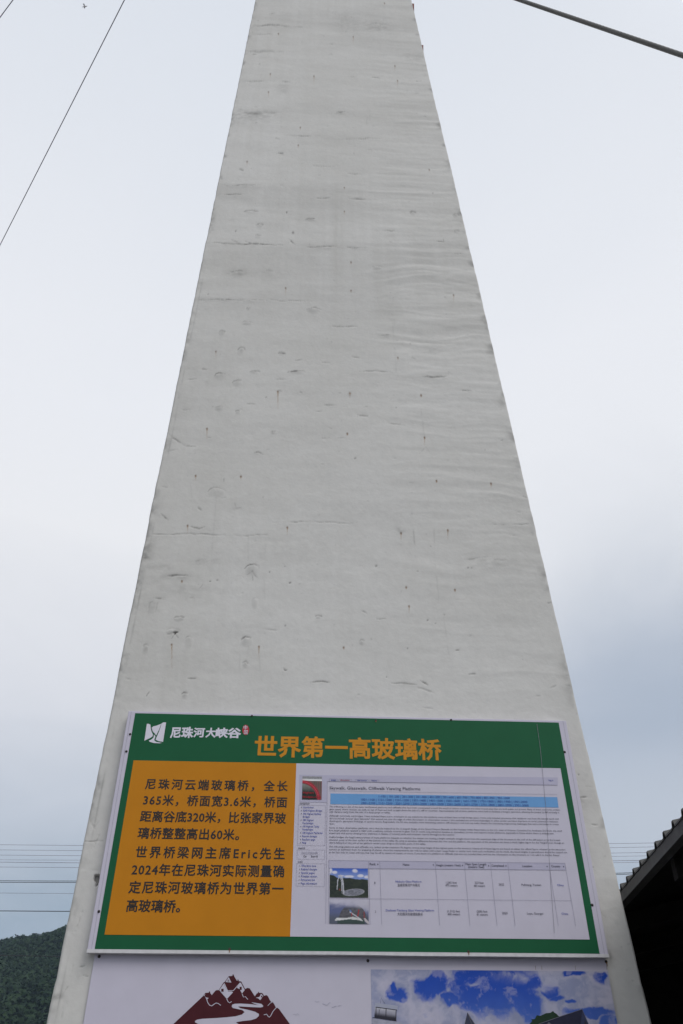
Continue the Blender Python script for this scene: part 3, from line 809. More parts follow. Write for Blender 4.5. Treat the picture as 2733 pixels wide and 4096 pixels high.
# canyon logo
flat('canyon_logo', [[cL(*q) for q in P] for P in (
    [(145, 108), (165, 107), (188, 118), (192, 160), (200, 200), (218, 238), (214, 258), (190, 276), (115, 312)],
    [(202, 155), (225, 138), (260, 130), (318, 108), (295, 170), (258, 248), (240, 226), (217, 200)],
    [(228, 237), (245, 252), (247, 270), (236, 293), (236, 308), (258, 326), (330, 338), (300, 343), (230, 340), (180, 325), (168, 312), (200, 297), (222, 278), (229, 258)],
    [(322, 104), (345, 90), (377, 92), (340, 326), (290, 318), (250, 300), (264, 265), (292, 200), (312, 140)])], M_LOGO_W, board, BZ, .002)
l = Letters(board, BZ, .002)
emL = abs(wall(800, 2905, 0)[1] - wall(800, 2946, 0)[1]) / .9
for ch, x0, x1, y, k in [('尼', 436, 552, 212, 1.05), ('珠', 568, 700, 212, 1.05), ('河', 712, 838, 212, .92), ('大', 860, 972, 215, .92), ('峡', 980, 1118, 216, .95), ('谷', 1125, 1275, 218, .98)]:
    l.line(ch, cL(x0, y), cL(x1, y), emL * k * .95, .036, .38)
l.build('logo_lettering', M_LOGO_W)
flat('seal', [[cL(1337 + 41 * math.cos(a), 182 + 62 * math.sin(a)) for a in np.linspace(0, 2 * math.pi, 25)[:-1]]], mat('red_seal_print', (.42, .012, .025), .42, .35, noise=(20, .05)), board, BZ, .002)
l = Letters(board, BZ, .003)
l.line('中', cL(1312, 153), cL(1355, 154), emL * .42, .01, .38); l.line('国', cL(1316, 208), cL(1360, 209), emL * .42, .01, .38)
l.build('seal_lettering', M_LOGO_W)

# the printed web page
EMX = abs(wall(1500, 3250, 0)[1] - wall(1500, 3250 + 25.9 / 2.45, 0)[1])     # line pitch of the running text


def px_em(px, at=(1500, 3300)): return abs(wall(*at, 0)[1] - wall(at[0], at[1] + px, 0)[1])


RUN = [
 ('The following is a list of the many cantilevered platforms and cliffwalks that have been constructed around the world at canyon overlooks and other tourist sites that are both public and private. Many of these overlooks contain', c4(388, 361), c5(1320, 393)),
 ('glass panels where tourists can walk on top of them and look straight down the side of a cliff or mountain. Approximately half of these platforms were built to facilitate a bungee operation, allowing the jumper to fall vertically a', c4(388, 387), c5(1314, 419)),
 ('safe distance away from the side of a deep gorge or valley.', c4(388, 412), c4(985, 420)),
 ('Although technically not bridges, I have included these scenic overlooks on my website for the similarity many of them have to high bridge spans. I have only included structures that cantilever out from the natural earth and', c4(387, 450), c5(1308, 482)),
 ('did not include several "glass balconies" that extend out over the edge of urban skyscrapers or observation towers. I also excluded any enclosed skybridges or other similar corridors that form an aerial connection between', c4(387, 477), c5(1303, 509)),
 ('skyscrapers, apartment buildings or sports venues. Regretabaly this list also excludes some interesting outdoor cliff elevators and tree top walks despite the interesting engineering challenges that were overcome to create', c4(387, 503), c5(1310, 535)),
 ('them.', c4(387, 529), c4(440, 530)),
 ('Some of these observation platforms were directly inspired by the U-shaped design of the Grand Canyon Skywalk on the Hualapai Indian Reservation in the U.S. state of Arizona. Conceived by developer David Jin, the steel', c4(386, 568), c5(1340, 600)),
 ('box beam platform opened in 2007 with a walkway entirely covered in glass. The 21 meter long attraction became an immediate success and inspired similar platforms, especially in China where there is widespread', c4(386, 594), c5(1257, 625)),
 ('investment and tourist development underway at dozens of national parks and mountain resorts throughout the country.', c4(385, 621), c5(292, 637)),
 ('Unlike bridges, the height measurement of these platforms depends on whether the owners are touting a height vertically straight down from the outermost edge of the structure to the wall of the cliff below or to the lowest', c4(385, 659), c5(1325, 690)),
 ('elevation point of the river surface at the bottom of the valley. By using an elevation difference between the river and the platform, the operators of the attraction can boast a much higher figure for the "height" even though an', c4(384, 687), c5(1362, 718)),
 ('object falling from the end of the platform would never drop to the lowest point of the valley.', c4(384, 715), c4(1330, 727)),
 ('The following platforms and cliffwalks are ranked on the maximum 90 degree vertical drop height of the highest point on the structure. Nearly all of these figures are based on either the official figure released by the attraction', c4(384, 753), c5(1375, 783)),
 ('owners or estimates from my analyzing of photos. Accurate measurements can only be taken with a laser range-finder or similar tool. Until such verification can be made, the listed heights in parentheses should be viewed not', c4(384, 781), c5(1392, 811)),
 ('as fact but only as a best estimate that may be off by dozens of meters or more. If you know of a platform or cliffwalk that was not included then send me the information on the structure so I can add it to the list. Enjoy!', c4(384, 809), c5(1316, 838)),
]
k = Letters(board, BZ, .004)
for s, a, b in RUN: k.line(s, a, b, EMX * .80, .004)
k.line('Skywalk, Glasswalk, Cliffwalk Viewing Platforms', c4(388, 178), c4(1278, 188), px_em(18), .004, .30)
for s, x0, x1, y in [('navigation', 222, 398, 695), ('search', 198, 316, 1492), ('tools', 188, 272, 1737)]: k.line(s, cN(x0, y), cN(x1, y + 2), px_em(11.5), .008)
for s, x0, x1, y in [('Go', 290, 345, 1640), ('Search', 422, 548, 1641)]: k.line(s, cN(x0, y), cN(x1, y), px_em(11), .01)
for s, f_, x0, x1, y in [('Rank', c4, 782, 840, 926), ('Name', c4, 1107, 1170, 931), ('Height (meters / feet)', c5, 112, 348, 937), ('Main Span Length', c5, 398, 600, 927), ('(meters / feet)', c5, 425, 580, 954), ('Completed', c5, 652, 773, 941), ('Location', c5, 952, 1050, 945), ('Country', c5, 1238, 1326, 947)]:
    k.line(s, f_(x0, y - 1), f_(x1, y + 1), px_em(11.5), .016)
for s, f_, x0, x1, y in [('1', c9, 658, 667, 400), ('2', c9, 664, 677, 748), ('1,542 feet', c10, 206, 312, 322), ('470 meters', c10, 201, 320, 350), ('223 feet', c10, 488, 575, 324), ('68 meters', c10, 482, 588, 353), ('2022', c10, 723, 775, 341), ('Pulixiang, Yunnan', c10, 946, 1137, 344),
                         ('(1,312) feet', c10, 218, 343, 603), ('400 meters', c10, 222, 344, 632), ('(200) feet', c10, 508, 611, 605), ('61 meters', c10, 508, 616, 635), ('2020', c10, 755, 809, 622), ('Leye, Guangxi', c10, 1001, 1158, 625)]:
    k.line(s, f_(x0, y), f_(x1, y + 1), px_em(11), .006)
for s, x0, x1, y in [('宣威尼珠河户外观光', 937, 1205, 424), ('大石围天坑玻璃观景台', 935, 1237, 774)]: k.line(s, c9(x0, y), c9(x1, y + 2), px_em(11.5), .006, .38)
k.build('page_lettering', M_TEXT)
k = Letters(board, BZ, .004)
for s, x0, x1, y in [('Introduction', 283, 470, 763), ('300 Highest Railway', 280, 605, 880), ('Bridges', 280, 398, 932), ('100 Highest Temp', 275, 567, 1106), ('Footbridges', 272, 462, 1160), ('Recent changes', 270, 530, 1281), ('Random page', 266, 495, 1340), ('Help', 265, 338, 1398),
                     ('What links here', 250, 512, 1812), ('Related changes', 250, 530, 1873), ('Special pages', 248, 485, 1937), ('Printable version', 246, 528, 2000), ('Permanent link', 244, 495, 2063), ('Page information', 242, 528, 2127),
                     ('3000 Highest Bridges', 283, 625, 822), ('300 Highest', 278, 470, 992), ('Footbridges', 275, 465, 1047), ('100 Highest Platforms', 272, 628, 1222)]: k.line(s, cN(x0, y), cN(x1, y + 2), px_em(11), .006)
for s, f_, x0, x1, y in [('page', c4, 405, 452, 100), ('view source', c4, 655, 752, 104), ('history', c4, 800, 853, 106), ('log in', c5, 1212, 1256, 103), ('Nizhuhe Glass Platform', c9, 912, 1225, 384), ('Dashiwei Tiankeng Glass Viewing Platform', c9, 795, 1375, 731), ('China', c10, 1296, 1358, 347), ('China', c10, 1338, 1403, 627)]:
    k.line(s, f_(x0, y), f_(x1, y + 1), px_em(10.5), .004)
k.build('link_lettering', M_LINK)
k = Letters(board, BZ, .004); k.line('discussion', c4(495, 102), c4(585, 103), px_em(10), .004); k.build('red_link_lettering', M_REDINK)
k = Letters(board, BZ, .004); k.line('Search HighestBr', cN(250, 1575), cN(550, 1577), px_em(10), .002); k.build('search_hint_lettering', M_GREYINK)
flat('blue_bar', [[c4(398, 232), c5(1295, 268), c5(1309, 370), c4(396, 336)]], M_BLUEBAR, board, BZ, .003)
k = Letters(board, BZ, .004)


def rangerow(n0): return ' | '.join(f'{n0 + 100 * i + 1}-{n0 + 100 * i + 100}' for i in range(10))


k.line(rangerow(0), c4(870, 260), c5(830, 277), px_em(13.2), .006, .36); k.line(rangerow(1000), c4(697, 291), c5(1002, 315), px_em(13.2), .006, .36); k.line(rangerow(2000), c4(698, 325), c5(1015, 349), px_em(13.2), .006, .36)
k.build('range_lettering', M_NAVY)
flat('table_header', [[c4(382, 887), c5(1370, 915), c5(1385, 982), c4(382, 965)]], M_TAN, board, BZ, .003)
flat('page_header_band', [[c4(320, 52), c5(1300, 75), c5(1300, 150), c4(367, 115), c4(363, 320), c4(95, 318), c4(92, 48)]], M_TAN, board, BZ, .003)
rules = []
for a, b, w in [(c4(367, 112), c5(1300, 150), 1.1), (c4(367, 112), c9(70, 892), 1.1), (c4(385, 205), c5(1295, 242), .9), (c4(382, 887), c5(1370, 915), .9), (c4(382, 965), c5(1385, 982), .9), (c9(105, 585), c10(1435, 498), 1.0),
                (c9(107, 122), c9(100, 893), .9), (c9(588, 130), c9(605, 898), 1.1), (c9(722, 132), c9(745, 900), 1.1), (c9(1390, 140), c9(1443, 910), 1.1), (c10(385, 120), c10(440, 742), 1.1), (c10(640, 125), c10(706, 745), 1.1), (c10(810, 130), c10(884, 745), 1.1), (c10(1215, 135), c10(1306, 745), 1.1), (c10(1370, 130), c10(1476, 748), 1.1),
                (cN(205, 718), cN(685, 728), .8), (cN(205, 718), cN(180, 1440), .8), (cN(180, 1440), cN(674, 1446), .8), (cN(685, 728), cN(674, 1446), .8), (cN(178, 1518), cN(670, 1526), .8), (cN(178, 1518), cN(171, 1688), .8), (cN(171, 1688), cN(667, 1694), .8), (cN(670, 1526), cN(667, 1694), .8),
                (cN(166, 1762), cN(667, 1770), .8), (cN(166, 1762), cN(157, 2170), .8), (cN(157, 2170), cN(664, 2178), .8), (cN(667, 1770), cN(664, 2178), .8), (cN(245, 1600), cN(575, 1604), .6)]: rules += stroke([a, b], w)
for a, b in [((388, 88), (467, 116)), ((480, 90), (605, 117)), ((640, 95), (768, 119)), ((783, 97), (873, 121))]:
    for q in ((a[0], b[1]), (a[0], a[1]), (b[0], a[1] + 2), (b[0], b[1] + 2)): pass
    P = [c4(a[0], b[1]), c4(*a), c4(b[0], a[1] + 2), c4(b[0], b[1] + 2)]
    for i in range(3): rules += stroke([P[i], P[i + 1]], .8)
flat('page_rules', rules, M_GREYINK, board, BZ, .0042)
dots = []
for x, y in [(256, 762), (253, 820), (250, 877), (246, 990), (242, 1104), (238, 1219), (237, 1278), (235, 1337), (233, 1397), (221, 1810), (219, 1872), (216, 1935), (213, 1998), (211, 2062), (209, 2125)]:
    X, Y = cN(x, y); dots.append([(X + 1.8 * math.cos(a), Y + 1.8 * math.sin(a)) for a in np.linspace(0, 6.28, 9)[:-1]])
for f_, x, y in [(c4, 861, 926), (c4, 1404, 932), (c5, 368, 938), (c5, 623, 941), (c5, 793, 942), (c5, 1196, 948), (c5, 1357, 949)]:
    X, Y = f_(x, y); dots.append([(X, Y - 3.6), (X + 2.5, Y), (X, Y + 3.6), (X - 2.5, Y)])
for q in dots: flat('bullet_mark' if len(q) > 4 else 'sort_arrow', [q], M_TEXT, board, BZ, .004)


def picture(name, quad, nx, ny, paint, parent, base, layer, off=0.0):
    """A printed picture: a fine flat grid with its ink colour per vertex. paint(s, t): s 0..1 across, t 0..1 down -> rgb."""
    C4 = [wall(*q, off) for q in quad]
    s, t = np.meshgrid(np.linspace(0, 1, nx), np.linspace(0, 1, ny))
    P = [np.array(c) for c in C4]
    Q = ((P[0] * (1 - s)[..., None] + P[1] * s[..., None]) * (1 - t)[..., None] + (P[3] * (1 - s)[..., None] + P[2] * s[..., None]) * t[..., None])
    V = np.stack([Q[..., 0], np.full(s.shape, off - layer), Q[..., 1] - base], -1).reshape(-1, 3)
    me = np_mesh(name, V, grid_faces(ny, nx)[:, ::-1])
    rgb = np.clip(paint(s, t), 0, 1).reshape(-1, 3)
    at = me.attributes.new('ink', 'FLOAT_COLOR', 'POINT')
    at.data.foreach_set('color', np.concatenate([rgb, np.ones((len(rgb), 1))], 1).astype(np.float32).ravel())
    return link(name, me, parent, M_PHOTO)


def mixc(a, b, f): return np.asarray(a) * (1 - f[..., None]) + np.asarray(b) * f[..., None]


def sst(x, a, b):
    v = np.clip((x - a) / (b - a), 0, 1); return v * v * (3 - 2 * v)


def inpoly(s, t, P):
    ins = np.zeros(s.shape, bool)
    for i in range(len(P)):
        (x0, y0), (x1, y1) = P[i], P[i - 1]
        ins ^= ((y0 > t) != (y1 > t)) & (s < (x1 - x0) * (t - y0) / (y1 - y0 + 1e-12) + x0)
    return ins


def near(s, t, pts, asp=1.):
    d = np.full(s.shape, 9.)
    for (x0, y0), (x1, y1) in zip(pts[:-1], pts[1:]):
        du, dv = x1 - x0, (y1 - y0) * asp
        a, b = s - x0, (t - y0) * asp
        q = np.clip((a * du + b * dv) / (du * du + dv * dv), 0, 1)
        d = np.minimum(d, np.hypot(a - q * du, b - q * dv))
    return d


def paint_logo(s, t):
    c = mixc((.06, .075, .055), (.14, .14, .13), fbm(s * 5, t * 6, 201, 4))
    d = np.hypot(s + .05, (t - 1.02) * 1.15)
    deck = t < .17
    c = np.where((t < .20)[..., None], mixc((.55, .55, .56), (.85, .85, .86), sst(t, .1, .2) * 1.), c)
    c = np.where((t < .11)[..., None], mixc((.16, .16, .17), (.4, .4, .42), fbm(s * 16, t * 30, 203, 2)), c)
    ribs = (np.sin(s * 60) > .2) & (t > .2) & (d > .96)
    c = np.where(ribs[..., None], np.array((.22, .1, .1)), c)
    ar = np.exp(-((d - .90) / .075) ** 2)
    c = mixc(c, np.array((.42, .02, .04)), np.clip(ar * 1.3, 0, 1))
    ln = np.exp(-((d - .90) / .012) ** 2) * (.4 + .6 * (np.sin(s * 90 + t * 30) > 0))
    c = mixc(c, np.array((.62, .25, .27)), ln * .7)
    c = np.where((d < .8)[..., None], mixc((.22, .22, .20), (.03, .035, .03), sst(t, .3, .75)) * (.7 + .6 * fbm(s * 9, t * 9, 207, 3))[..., None], c)
    return c


picture('logo_picture', [cN(272, 205), cN(620, 213), cN(613, 628), cN(261, 622)], 60, 70, paint_logo, board, BZ, .004)
k = Letters(board, BZ, .005)
k.line('Highest', cN(280, 502), cN(475, 502), px_em(11.5), .02, .3); k.line('Bridges.com', cN(276, 578), cN(596, 580), px_em(11.5), .02, .3)
k.build('logo_picture_lettering', M_REDINK)


def paint_arch(s, t):
    n = fbm(s * 6, t * 7, 221, 5)
    c = mixc((.05, .12, .50), (.22, .30, .60), sst(t, 0, .3))
    cl = np.zeros(s.shape)
    for x, y, rx, ry in [(.12, .15, .09, .06), (.66, .10, .09, .09), (.5, .29, .16, .05), (.80, .26, .10, .06), (.97, .3, .08, .06), (.02, .10, .06, .12), (.30, .27, .09, .03)]:
        cl = np.maximum(cl, np.exp(-((s - x) / rx) ** 2 - ((t - y) / ry) ** 2))
    c = mixc(c, (.66, .65, .74), sst(cl * (.5 + n), .3, .75))
    ridge = .22 + .12 * sst(s, 0, .25) + .05 * sst(s, .5, 1) + (fbm(s * 8, s * 0, 223, 4) - .5) * .05
    hill = sst(t - ridge, 0, .02)
    c = mixc(c, mixc((.022, .028, .032), (.05, .062, .045), fbm(s * 14, t * 14, 225, 4)), hill)
    el = np.hypot((s - .62) / .27, (t - .83 + (s - .6) * .12) / .115)
    c = mixc(c, mixc((.10, .11, .135), (.30, .30, .35), fbm(s * 22, t * 30, 227, 3)), (el < 1) * 1.)
    c = mixc(c, (.48, .48, .53), np.exp(-((el - 1) / .05) ** 2) * .7)
    for pts, w in (([(.19, .73), (.21, .42), (.255,  .26), (.29, .25)], .012), ([(.27, .25), (.32, .32), (.345, .52), (.36, .86)], .018), ([(.32, .86), (.31, .5), (.28, .28)], .010)):
        d = near(s, t, pts, .78)
        c = mixc(c, np.array((.52, .52, .58)), (d < w) * (.65 + .35 * (np.sin(t * 150) > 0)))
    c = mixc(c, (.05, .06, .045), sst(t + (n - .5) * .2, .93, .97))
    c = mixc(c, (.30, .06, .05), np.exp(-((s - .26) / .02) ** 2 - ((t - .74) / .03) ** 2) * .8)
    return c


def paint_platform(s, t):
    n = fbm(s * 5, t * 5, 231, 5)
    c = mixc((.52, .50, .60), (.12, .14, .27), sst(t + (n - .5) * .3 - s * .15, .02, .35))
    c = mixc(c, (.10, .11, .13), sst(t, .45, .8) * .8)
    c = mixc(c, (.50, .48, .55), np.exp(-((s - 1) / .3) ** 2) * np.exp(-((t - .1) / .35) ** 2) * .8)
    d = np.hypot((s - .6) / .36, (t - .85) / .68)
    ar = (d < 1) & (t < .82)
    c = mixc(c, mixc((.05, .055, .06), (.16, .15, .16), fbm(s * 20, t * 20, 233, 4)), ar * sst(t, .18, .4) * .92)
    for pts, w, k in (([(.52, .5), (.84, .85)], .012, (.6, .6, .65)), ([(.9, .8), (1, .98)], .03, (.55, .5, .52)), ([(.75, .42), (.72, .68)], .014, (.38, .04, .05)), ([(.88, .5), (.89, .72)], .012, (.3, .05, .06)), ([(.56, .5), (.57, .68)], .008, (.4, .05, .06)), ([(.52, .42), (.56, .5)], .012, (.1, .25, .6))):
        c = mixc(c, np.array(k), (near(s, t, pts, .62) < w) * .9)
    P = [(.13, .85), (.18, .76), (.45, .75), (.6, .70), (.8, .78), (.86, .89), (.74, .84), (.5, .81), (.16, .88)]
    c = mixc(c, (.04, .07, .055), ((t > .80) & (s > .2) & (s < .9)) * .8)
    c = mixc(c, mixc((.5, .5, .5), (.72, .72, .72), fbm(s * 18, t * 18, 235, 2)), inpoly(s, t, P) * 1.)
    return c


picture('arch_picture', [c9(120, 218), c9(578, 224), c9(583, 577), c9(118, 573)], 92, 72, paint_arch, board, BZ, .004)
picture('platform_picture', [c9(117, 605), c9(585, 611), c9(589, 895), c9(114, 890)], 92, 56, paint_platform, board, BZ, .004)
flat('panel_seam', stroke([cK(1232, 1662), cK(1240, 1720), cK(1252, 1850), cK(1262, 2000), cK(1272, 2142)], 1.3), M_SEAM, board, BZ, .0046)


def screw(parent, p, base, off, r=.007, drip=0.0):
    u, z = wall(*p, off)
    b = MB()
    n = 10
    rings = [(r * 1.5, 0, 1), (r, .0005, 0), (r * .85, .004, 0), (r * .3, .0055, 0)]
    vs = [(u + q * math.cos(2 * math.pi * i / n), off - .001 - d, z - base + q * math.sin(2 * math.pi * i / n)) for q, d, _ in rings for i in range(n)]
    fs = [(j * n + i, (j + 1) * n + i, (j + 1) * n + (i + 1) % n, j * n + (i + 1) % n) for j in range(3) for i in range(n)] + [tuple(range(3 * n, 4 * n))]
    b.add(vs, [f_[::-1] for f_ in fs], 0)
    if drip:
        b.add([(u - .004, off - .0052, z - base), (u + .004, off - .0052, z - base), (u + .001, off - .0052, z - base - drip), (u - .001, off - .0052, z - base - drip)], [(0, 3, 2, 1)], 1)
    b.build('screw', [M_SCREW, M_STREAK], parent)


for (x, y), d in [((1008, 2864), .0), ((1504, 2882), .012), ((1805, 2880), .0), ((919, 3797), .016), ((1874, 3807), .016), ((521, 2937), 0), ((506, 3006), 0), ((396, 3646), 0), ((2259, 3008), 0), ((2369, 3620), 0)]:
    screw(board, (x, y), BZ, 0, .0045, d)
box_part('panel', -1.19, 1.215, 0, 2.262 - PZ, POFF, WALL - .001, M_WHITE, poster, .002)
for x, y in ((397, 3826), (1472, 3843), (2425, 3847)): screw(poster, (x, y), PZ, POFF, .0048, .02 if x > 2000 else 0.)

# mountain emblem on the poster
E_ = lambda P: [cM(*q) for q in P]
flat('mountain_emblem', [E_([(-170, 935), (95, 690), (445, 360), (470, 325), (511, 322), (513, 308), (524, 308), (527, 326), (545, 350), (585, 300), (606, 291), (626, 293), (680, 205), (695, 197), (742, 130), (785, 128), (787, 110), (800, 112), (802, 126), (835, 180), (843, 188), (845, 167), (856, 172), (858, 188), (880, 191), (888, 194), (932, 280), (960, 266), (985, 272), (1010, 310), (1045, 365), (1068, 330), (1083, 327), (1083, 313), (1092, 313), (1094, 324), (1130, 325), (1153, 358), (1180, 350), (1197, 362), (1215, 400), (1234, 430), (1252, 427), (1270, 455), (1292, 500), (1310, 499), (1328, 514), (1455, 690), (1640, 935)])], M_MAROON, poster, PZ, .0012, POFF)
wp = [E_(P) for P in (
    [(742, 140), (704, 198), (773, 205)], [(684, 216), (632, 292), (652, 318), (720, 396), (792, 318), (778, 308), (735, 308), (718, 288)], [(882, 206), (928, 292), (896, 332), (868, 282), (836, 264), (852, 238)],
    [(468, 338), (450, 356), (478, 376), (508, 384), (492, 402), (498, 420), (484, 400), (466, 366)], [(1118, 334), (1143, 362), (1107, 410), (1084, 388), (1056, 382), (1066, 378), (1098, 372)],
    [(1010, 434), (1060, 442), (1120, 452), (1143, 474), (1138, 488), (1110, 494), (1000, 490), (870, 482), (850, 486), (880, 504), (960, 520), (1050, 545), (1092, 570), (1092, 592), (1060, 622), (1000, 642), (900, 652), (835, 664), (830, 672), (860, 690), (900, 735), (500, 735), (400, 692), (352, 668), (350, 652), (375, 636), (430, 626), (600, 617), (720, 608), (820, 597), (895, 576), (927, 548), (900, 524), (840, 512), (790, 500), (776, 480), (785, 460), (815, 451), (880, 449), (1000, 456), (1088, 467), (1010, 437)])]
for pts, w in (([(690, 214), (728, 298), (796, 298), (876, 206)], 8), ([(478, 380), (500, 440), (520, 468), (545, 476), (572, 456), (595, 442), (620, 448), (650, 470)], 8), ([(718, 394), (735, 428), (752, 440), (776, 424)], 8), ([(898, 335), (912, 374), (935, 368), (965, 402)], 7),
               ([(1195, 475), (1225, 442), (1255, 430)], 6), ([(1292, 498), (1255, 540), (1230, 590), (1213, 608), (1200, 598), (1182, 572), (1150, 580)], 8), ([(1012, 436), (1050, 452), (1092, 466)], 6)):
    wp += stroke([cM(*q) for q in pts], w / 2.904)
flat('emblem_cutout', wp, M_WHITE, poster, PZ, .0018, POFF)
for P in ([(655, 277), (683, 277), (683, 311), (655, 311)], [(868, 254), (893, 254), (893, 291), (868, 291)], [(730, 170), (736, 170), (736, 196), (730, 196)], [(741, 170), (747, 170), (747, 196), (741, 196)], [(1117, 358), (1133, 358), (1133, 377), (1117, 377)], [(461, 350), (470, 346), (470, 366), (463, 368)]): flat('emblem_window', [E_(P)], M_MAROON, poster, PZ, .0024, POFF)
wl = []
M_SCRIB = mat('faded_ink', (.40, .39, .48), .6, .2, noise=(50, .1))
for P in ([(1490, 578), (1505, 568), (1520, 585), (1540, 562), (1560, 585)], [(1745, 420), (1760, 430), (1790, 425)]): flat('ink_scribble', stroke([cM(*q) for q in P], 1.4), M_SCRIB, poster, PZ, .0012, POFF)
wl += stroke([cK(740, 2303), cK(750, 2307), cK(758, 2300)], 2.2) + stroke([cK(762, 2312), cK(772, 2309)], 2) + stroke([cK(776, 2309), cK(784, 2307)], 2)
flat('ink_scribble', wl, M_SCRIB, poster, PZ, .0012, POFF)


def paint_sky(s, t):
    # s across 0..1 of 1.02 m, t down 0..1 of .85 m ; the strip the photo shows is t < .3
    x = 98 + s * 1172; y = 165 + t * 900           # coordinates of the crop the clouds were read from
    x = x + (fbm(x / 45, y / 45, 243, 4) - .5) * 46; y = y + (fbm(x / 45 + 9, y / 45, 245, 4) - .5) * 40
    n = fbm(x / 60, y / 60, 241, 6, .62); n2 = fbm(x / 150, y / 110, 247, 5)
    blue = mixc((.020, .072, .41), (.10, .18, .50), sst(y, 200, 480))
    open_ = np.zeros(s.shape)
    for cx, cy, rx, ry in [(700, 235, 225, 125), (620, 190, 110, 60), (860, 300, 70, 90), (395, 235, 95, 55), (225, 270, 55, 36), (205, 235, 22, 22), (480, 290, 60, 30), (1090, 175, 60, 18), (1225, 190, 30, 22), (965, 255, 55, 24), (1000, 280, 40, 16), (880, 215, 60, 30), (1060, 300, 30, 9), (1150, 340, 120, 16), (1240, 380, 60, 30)]:
        open_ = np.maximum(open_, np.exp(-(((x - cx) / rx) ** 2 + ((y - cy) / ry) ** 2) ** 1.4))
    f = sst(open_ + (n - .5) * 1.15, .20, .66)
    cl = mixc((.27, .295, .44), (.48, .465, .57), sst(n * .6 + n2 * .4, .33, .66))
    wisps = sst(n, .58, .72) * .35
    c = mixc(cl, blue, np.clip(f - wisps * f, 0, 1))
    for (cx, cy, rx, ry) in [(790, 185, 75, 18), (845, 197, 14, 10), (930, 240, 40, 14), (600, 222, 28, 6)]:
        c = mixc(c, (.33, .345, .50), np.exp(-(((x - cx) / rx) ** 2 + ((y - cy) / ry) ** 2)) * sst(n, .3, .6))
    return c


PQ = [cR(98, 162), cR(1242, 178), cR(1288, 419), cR(106, 419)]
uL, zT = wall(*PQ[0], POFF); uR = 1.2145; zB = PZ + .15


def rect_px(u0, u1, z0, z1): return u0, u1, z0, z1


def poster_picture():
    nx, ny = 420, 330
    s, t = np.meshgrid(np.linspace(0, 1, nx), np.linspace(0, 1, ny) ** 1.3)
    V = np.stack([uL + s * (uR - uL), np.full(s.shape, POFF - .0012), zT - t * (zT - zB) - PZ], -1).reshape(-1, 3)
    me = np_mesh('sky_picture', V, grid_faces(ny, nx)[:, ::-1])
    # what the strip shows was read in the crop: convert board position back to its scale
    sx = s; ty = (t * (zT - zB)) / .245 * (254 / 900)
    rgb = np.clip(paint_sky(sx, ty), 0, 1).reshape(-1, 3)
    at = me.attributes.new('ink', 'FLOAT_COLOR', 'POINT')
    at.data.foreach_set('color', np.concatenate([rgb, np.ones((len(rgb), 1))], 1).astype(np.float32).ravel())
    return link('sky_picture', me, poster, M_PHOTO)


poster_picture()
PD = lambda n_, c_: mat(n_, c_, .55, .14, noise=(40, .15))
flat('picture_house_roof', [[cQ(430, 700), cQ(450, 685), cQ(570, 648), cQ(690, 600), cQ(955, 512), cQ(940, 690), cQ(930, 1000), cQ(300, 1000)]], PD('slate_print', (.030, .032, .060)), poster, PZ, .0018, POFF)
flat('picture_house_gable', [[cQ(955, 512), cQ(1030, 690), cQ(1150, 1000), cQ(930, 1000), cQ(940, 690)]], PD('gable_print', (.045, .055, .11)), poster, PZ, .0018, POFF)
flat('picture_house_trim', stroke([cQ(450, 686), cQ(690, 602), cQ(955, 514), cQ(1028, 688)], 2.2) + [[cQ(566, 664), cQ(600, 690), cQ(545, 690)]], PD('trim_print', (.16, .16, .20)), poster, PZ, .0022, POFF)
flat('picture_house_window', [[cQ(985, 640), cQ(998, 672), cQ(1010, 760), cQ(980, 760)]], M_SCREW, poster, PZ, .0022, POFF)
tr = [(300, 800), (345, 685), (375, 650), (362, 632), (405, 628), (428, 583), (470, 592), (535, 560), (585, 556), (618, 534), (630, 552), (660, 570), (675, 588), (700, 604), (570, 655), (450, 700), (420, 800)]
flat('picture_tree', [[cQ(*q) for q in tr]], PD('leaf_print', (.022, .045, .028)), poster, PZ, .0016, POFF)
flat('picture_spire', [[cP(1190, 434), cP(1225, 500), cP(1278, 575), cP(1400, 760), cP(1100, 760), cP(1158, 575)]], PD('spire_print', (.055, .06, .095)), poster, PZ, .0018, POFF)
flat('picture_spire_edge', stroke([cP(1158, 575), cP(1190, 436), cP(1278, 575)], 1.6) + stroke([cP(1198, 448), cP(1240, 575)], 1.4), PD('spire_edge_print', (.16, .14, .14)), poster, PZ, .0022, POFF)


def paint_tank(s, t):
    c = mixc((.50, .50, .56), (.33, .33, .40), sst(t, 0, .35))
    return mixc(c, (.035, .035, .05), sst(t, .3, .8)) * (.9 + .2 * fbm(s * 30, t * 5, 251, 2))[..., None]


picture('picture_tank', [cP(116, 378), cP(368, 408), cP(362, 536), cP(110, 500)], 30, 16, paint_tank, poster, PZ, .0018, POFF)
picture('picture_tank_cover', [cP(118, 325), cP(382, 358), cP(380, 412), cP(116, 378)], 10, 6, lambda s, t: mixc((.34, .36, .46), (.40, .41, .50), fbm(s * 5, t * 5, 253, 3)), poster, PZ, .0017, POFF)
tk = []
for P, w in (([(130, 374), (128, 498)], 8), ([(246, 390), (242, 520)], 9), ([(362, 408), (360, 535)], 9), ([(130, 374), (372, 408)], 8), ([(90, 494), (240, 516), (368, 536)], 7), ([(168, 400), (160, 508)], 5), ([(182, 330), (186, 264), (232, 334)], 3)): tk += stroke([cP(*q) for q in P], w / 2.904)
flat('picture_tank_frame', tk, PD('tank_frame_print', (.04, .04, .055)), poster, PZ, .0023, POFF)
flat('picture_tank_wall', [[cP(84, 505), cP(430, 556), cP(450, 700), cP(84, 700)]], PD('tank_wall_print', (.36, .36, .44)), poster, PZ, .0016, POFF)
st = []
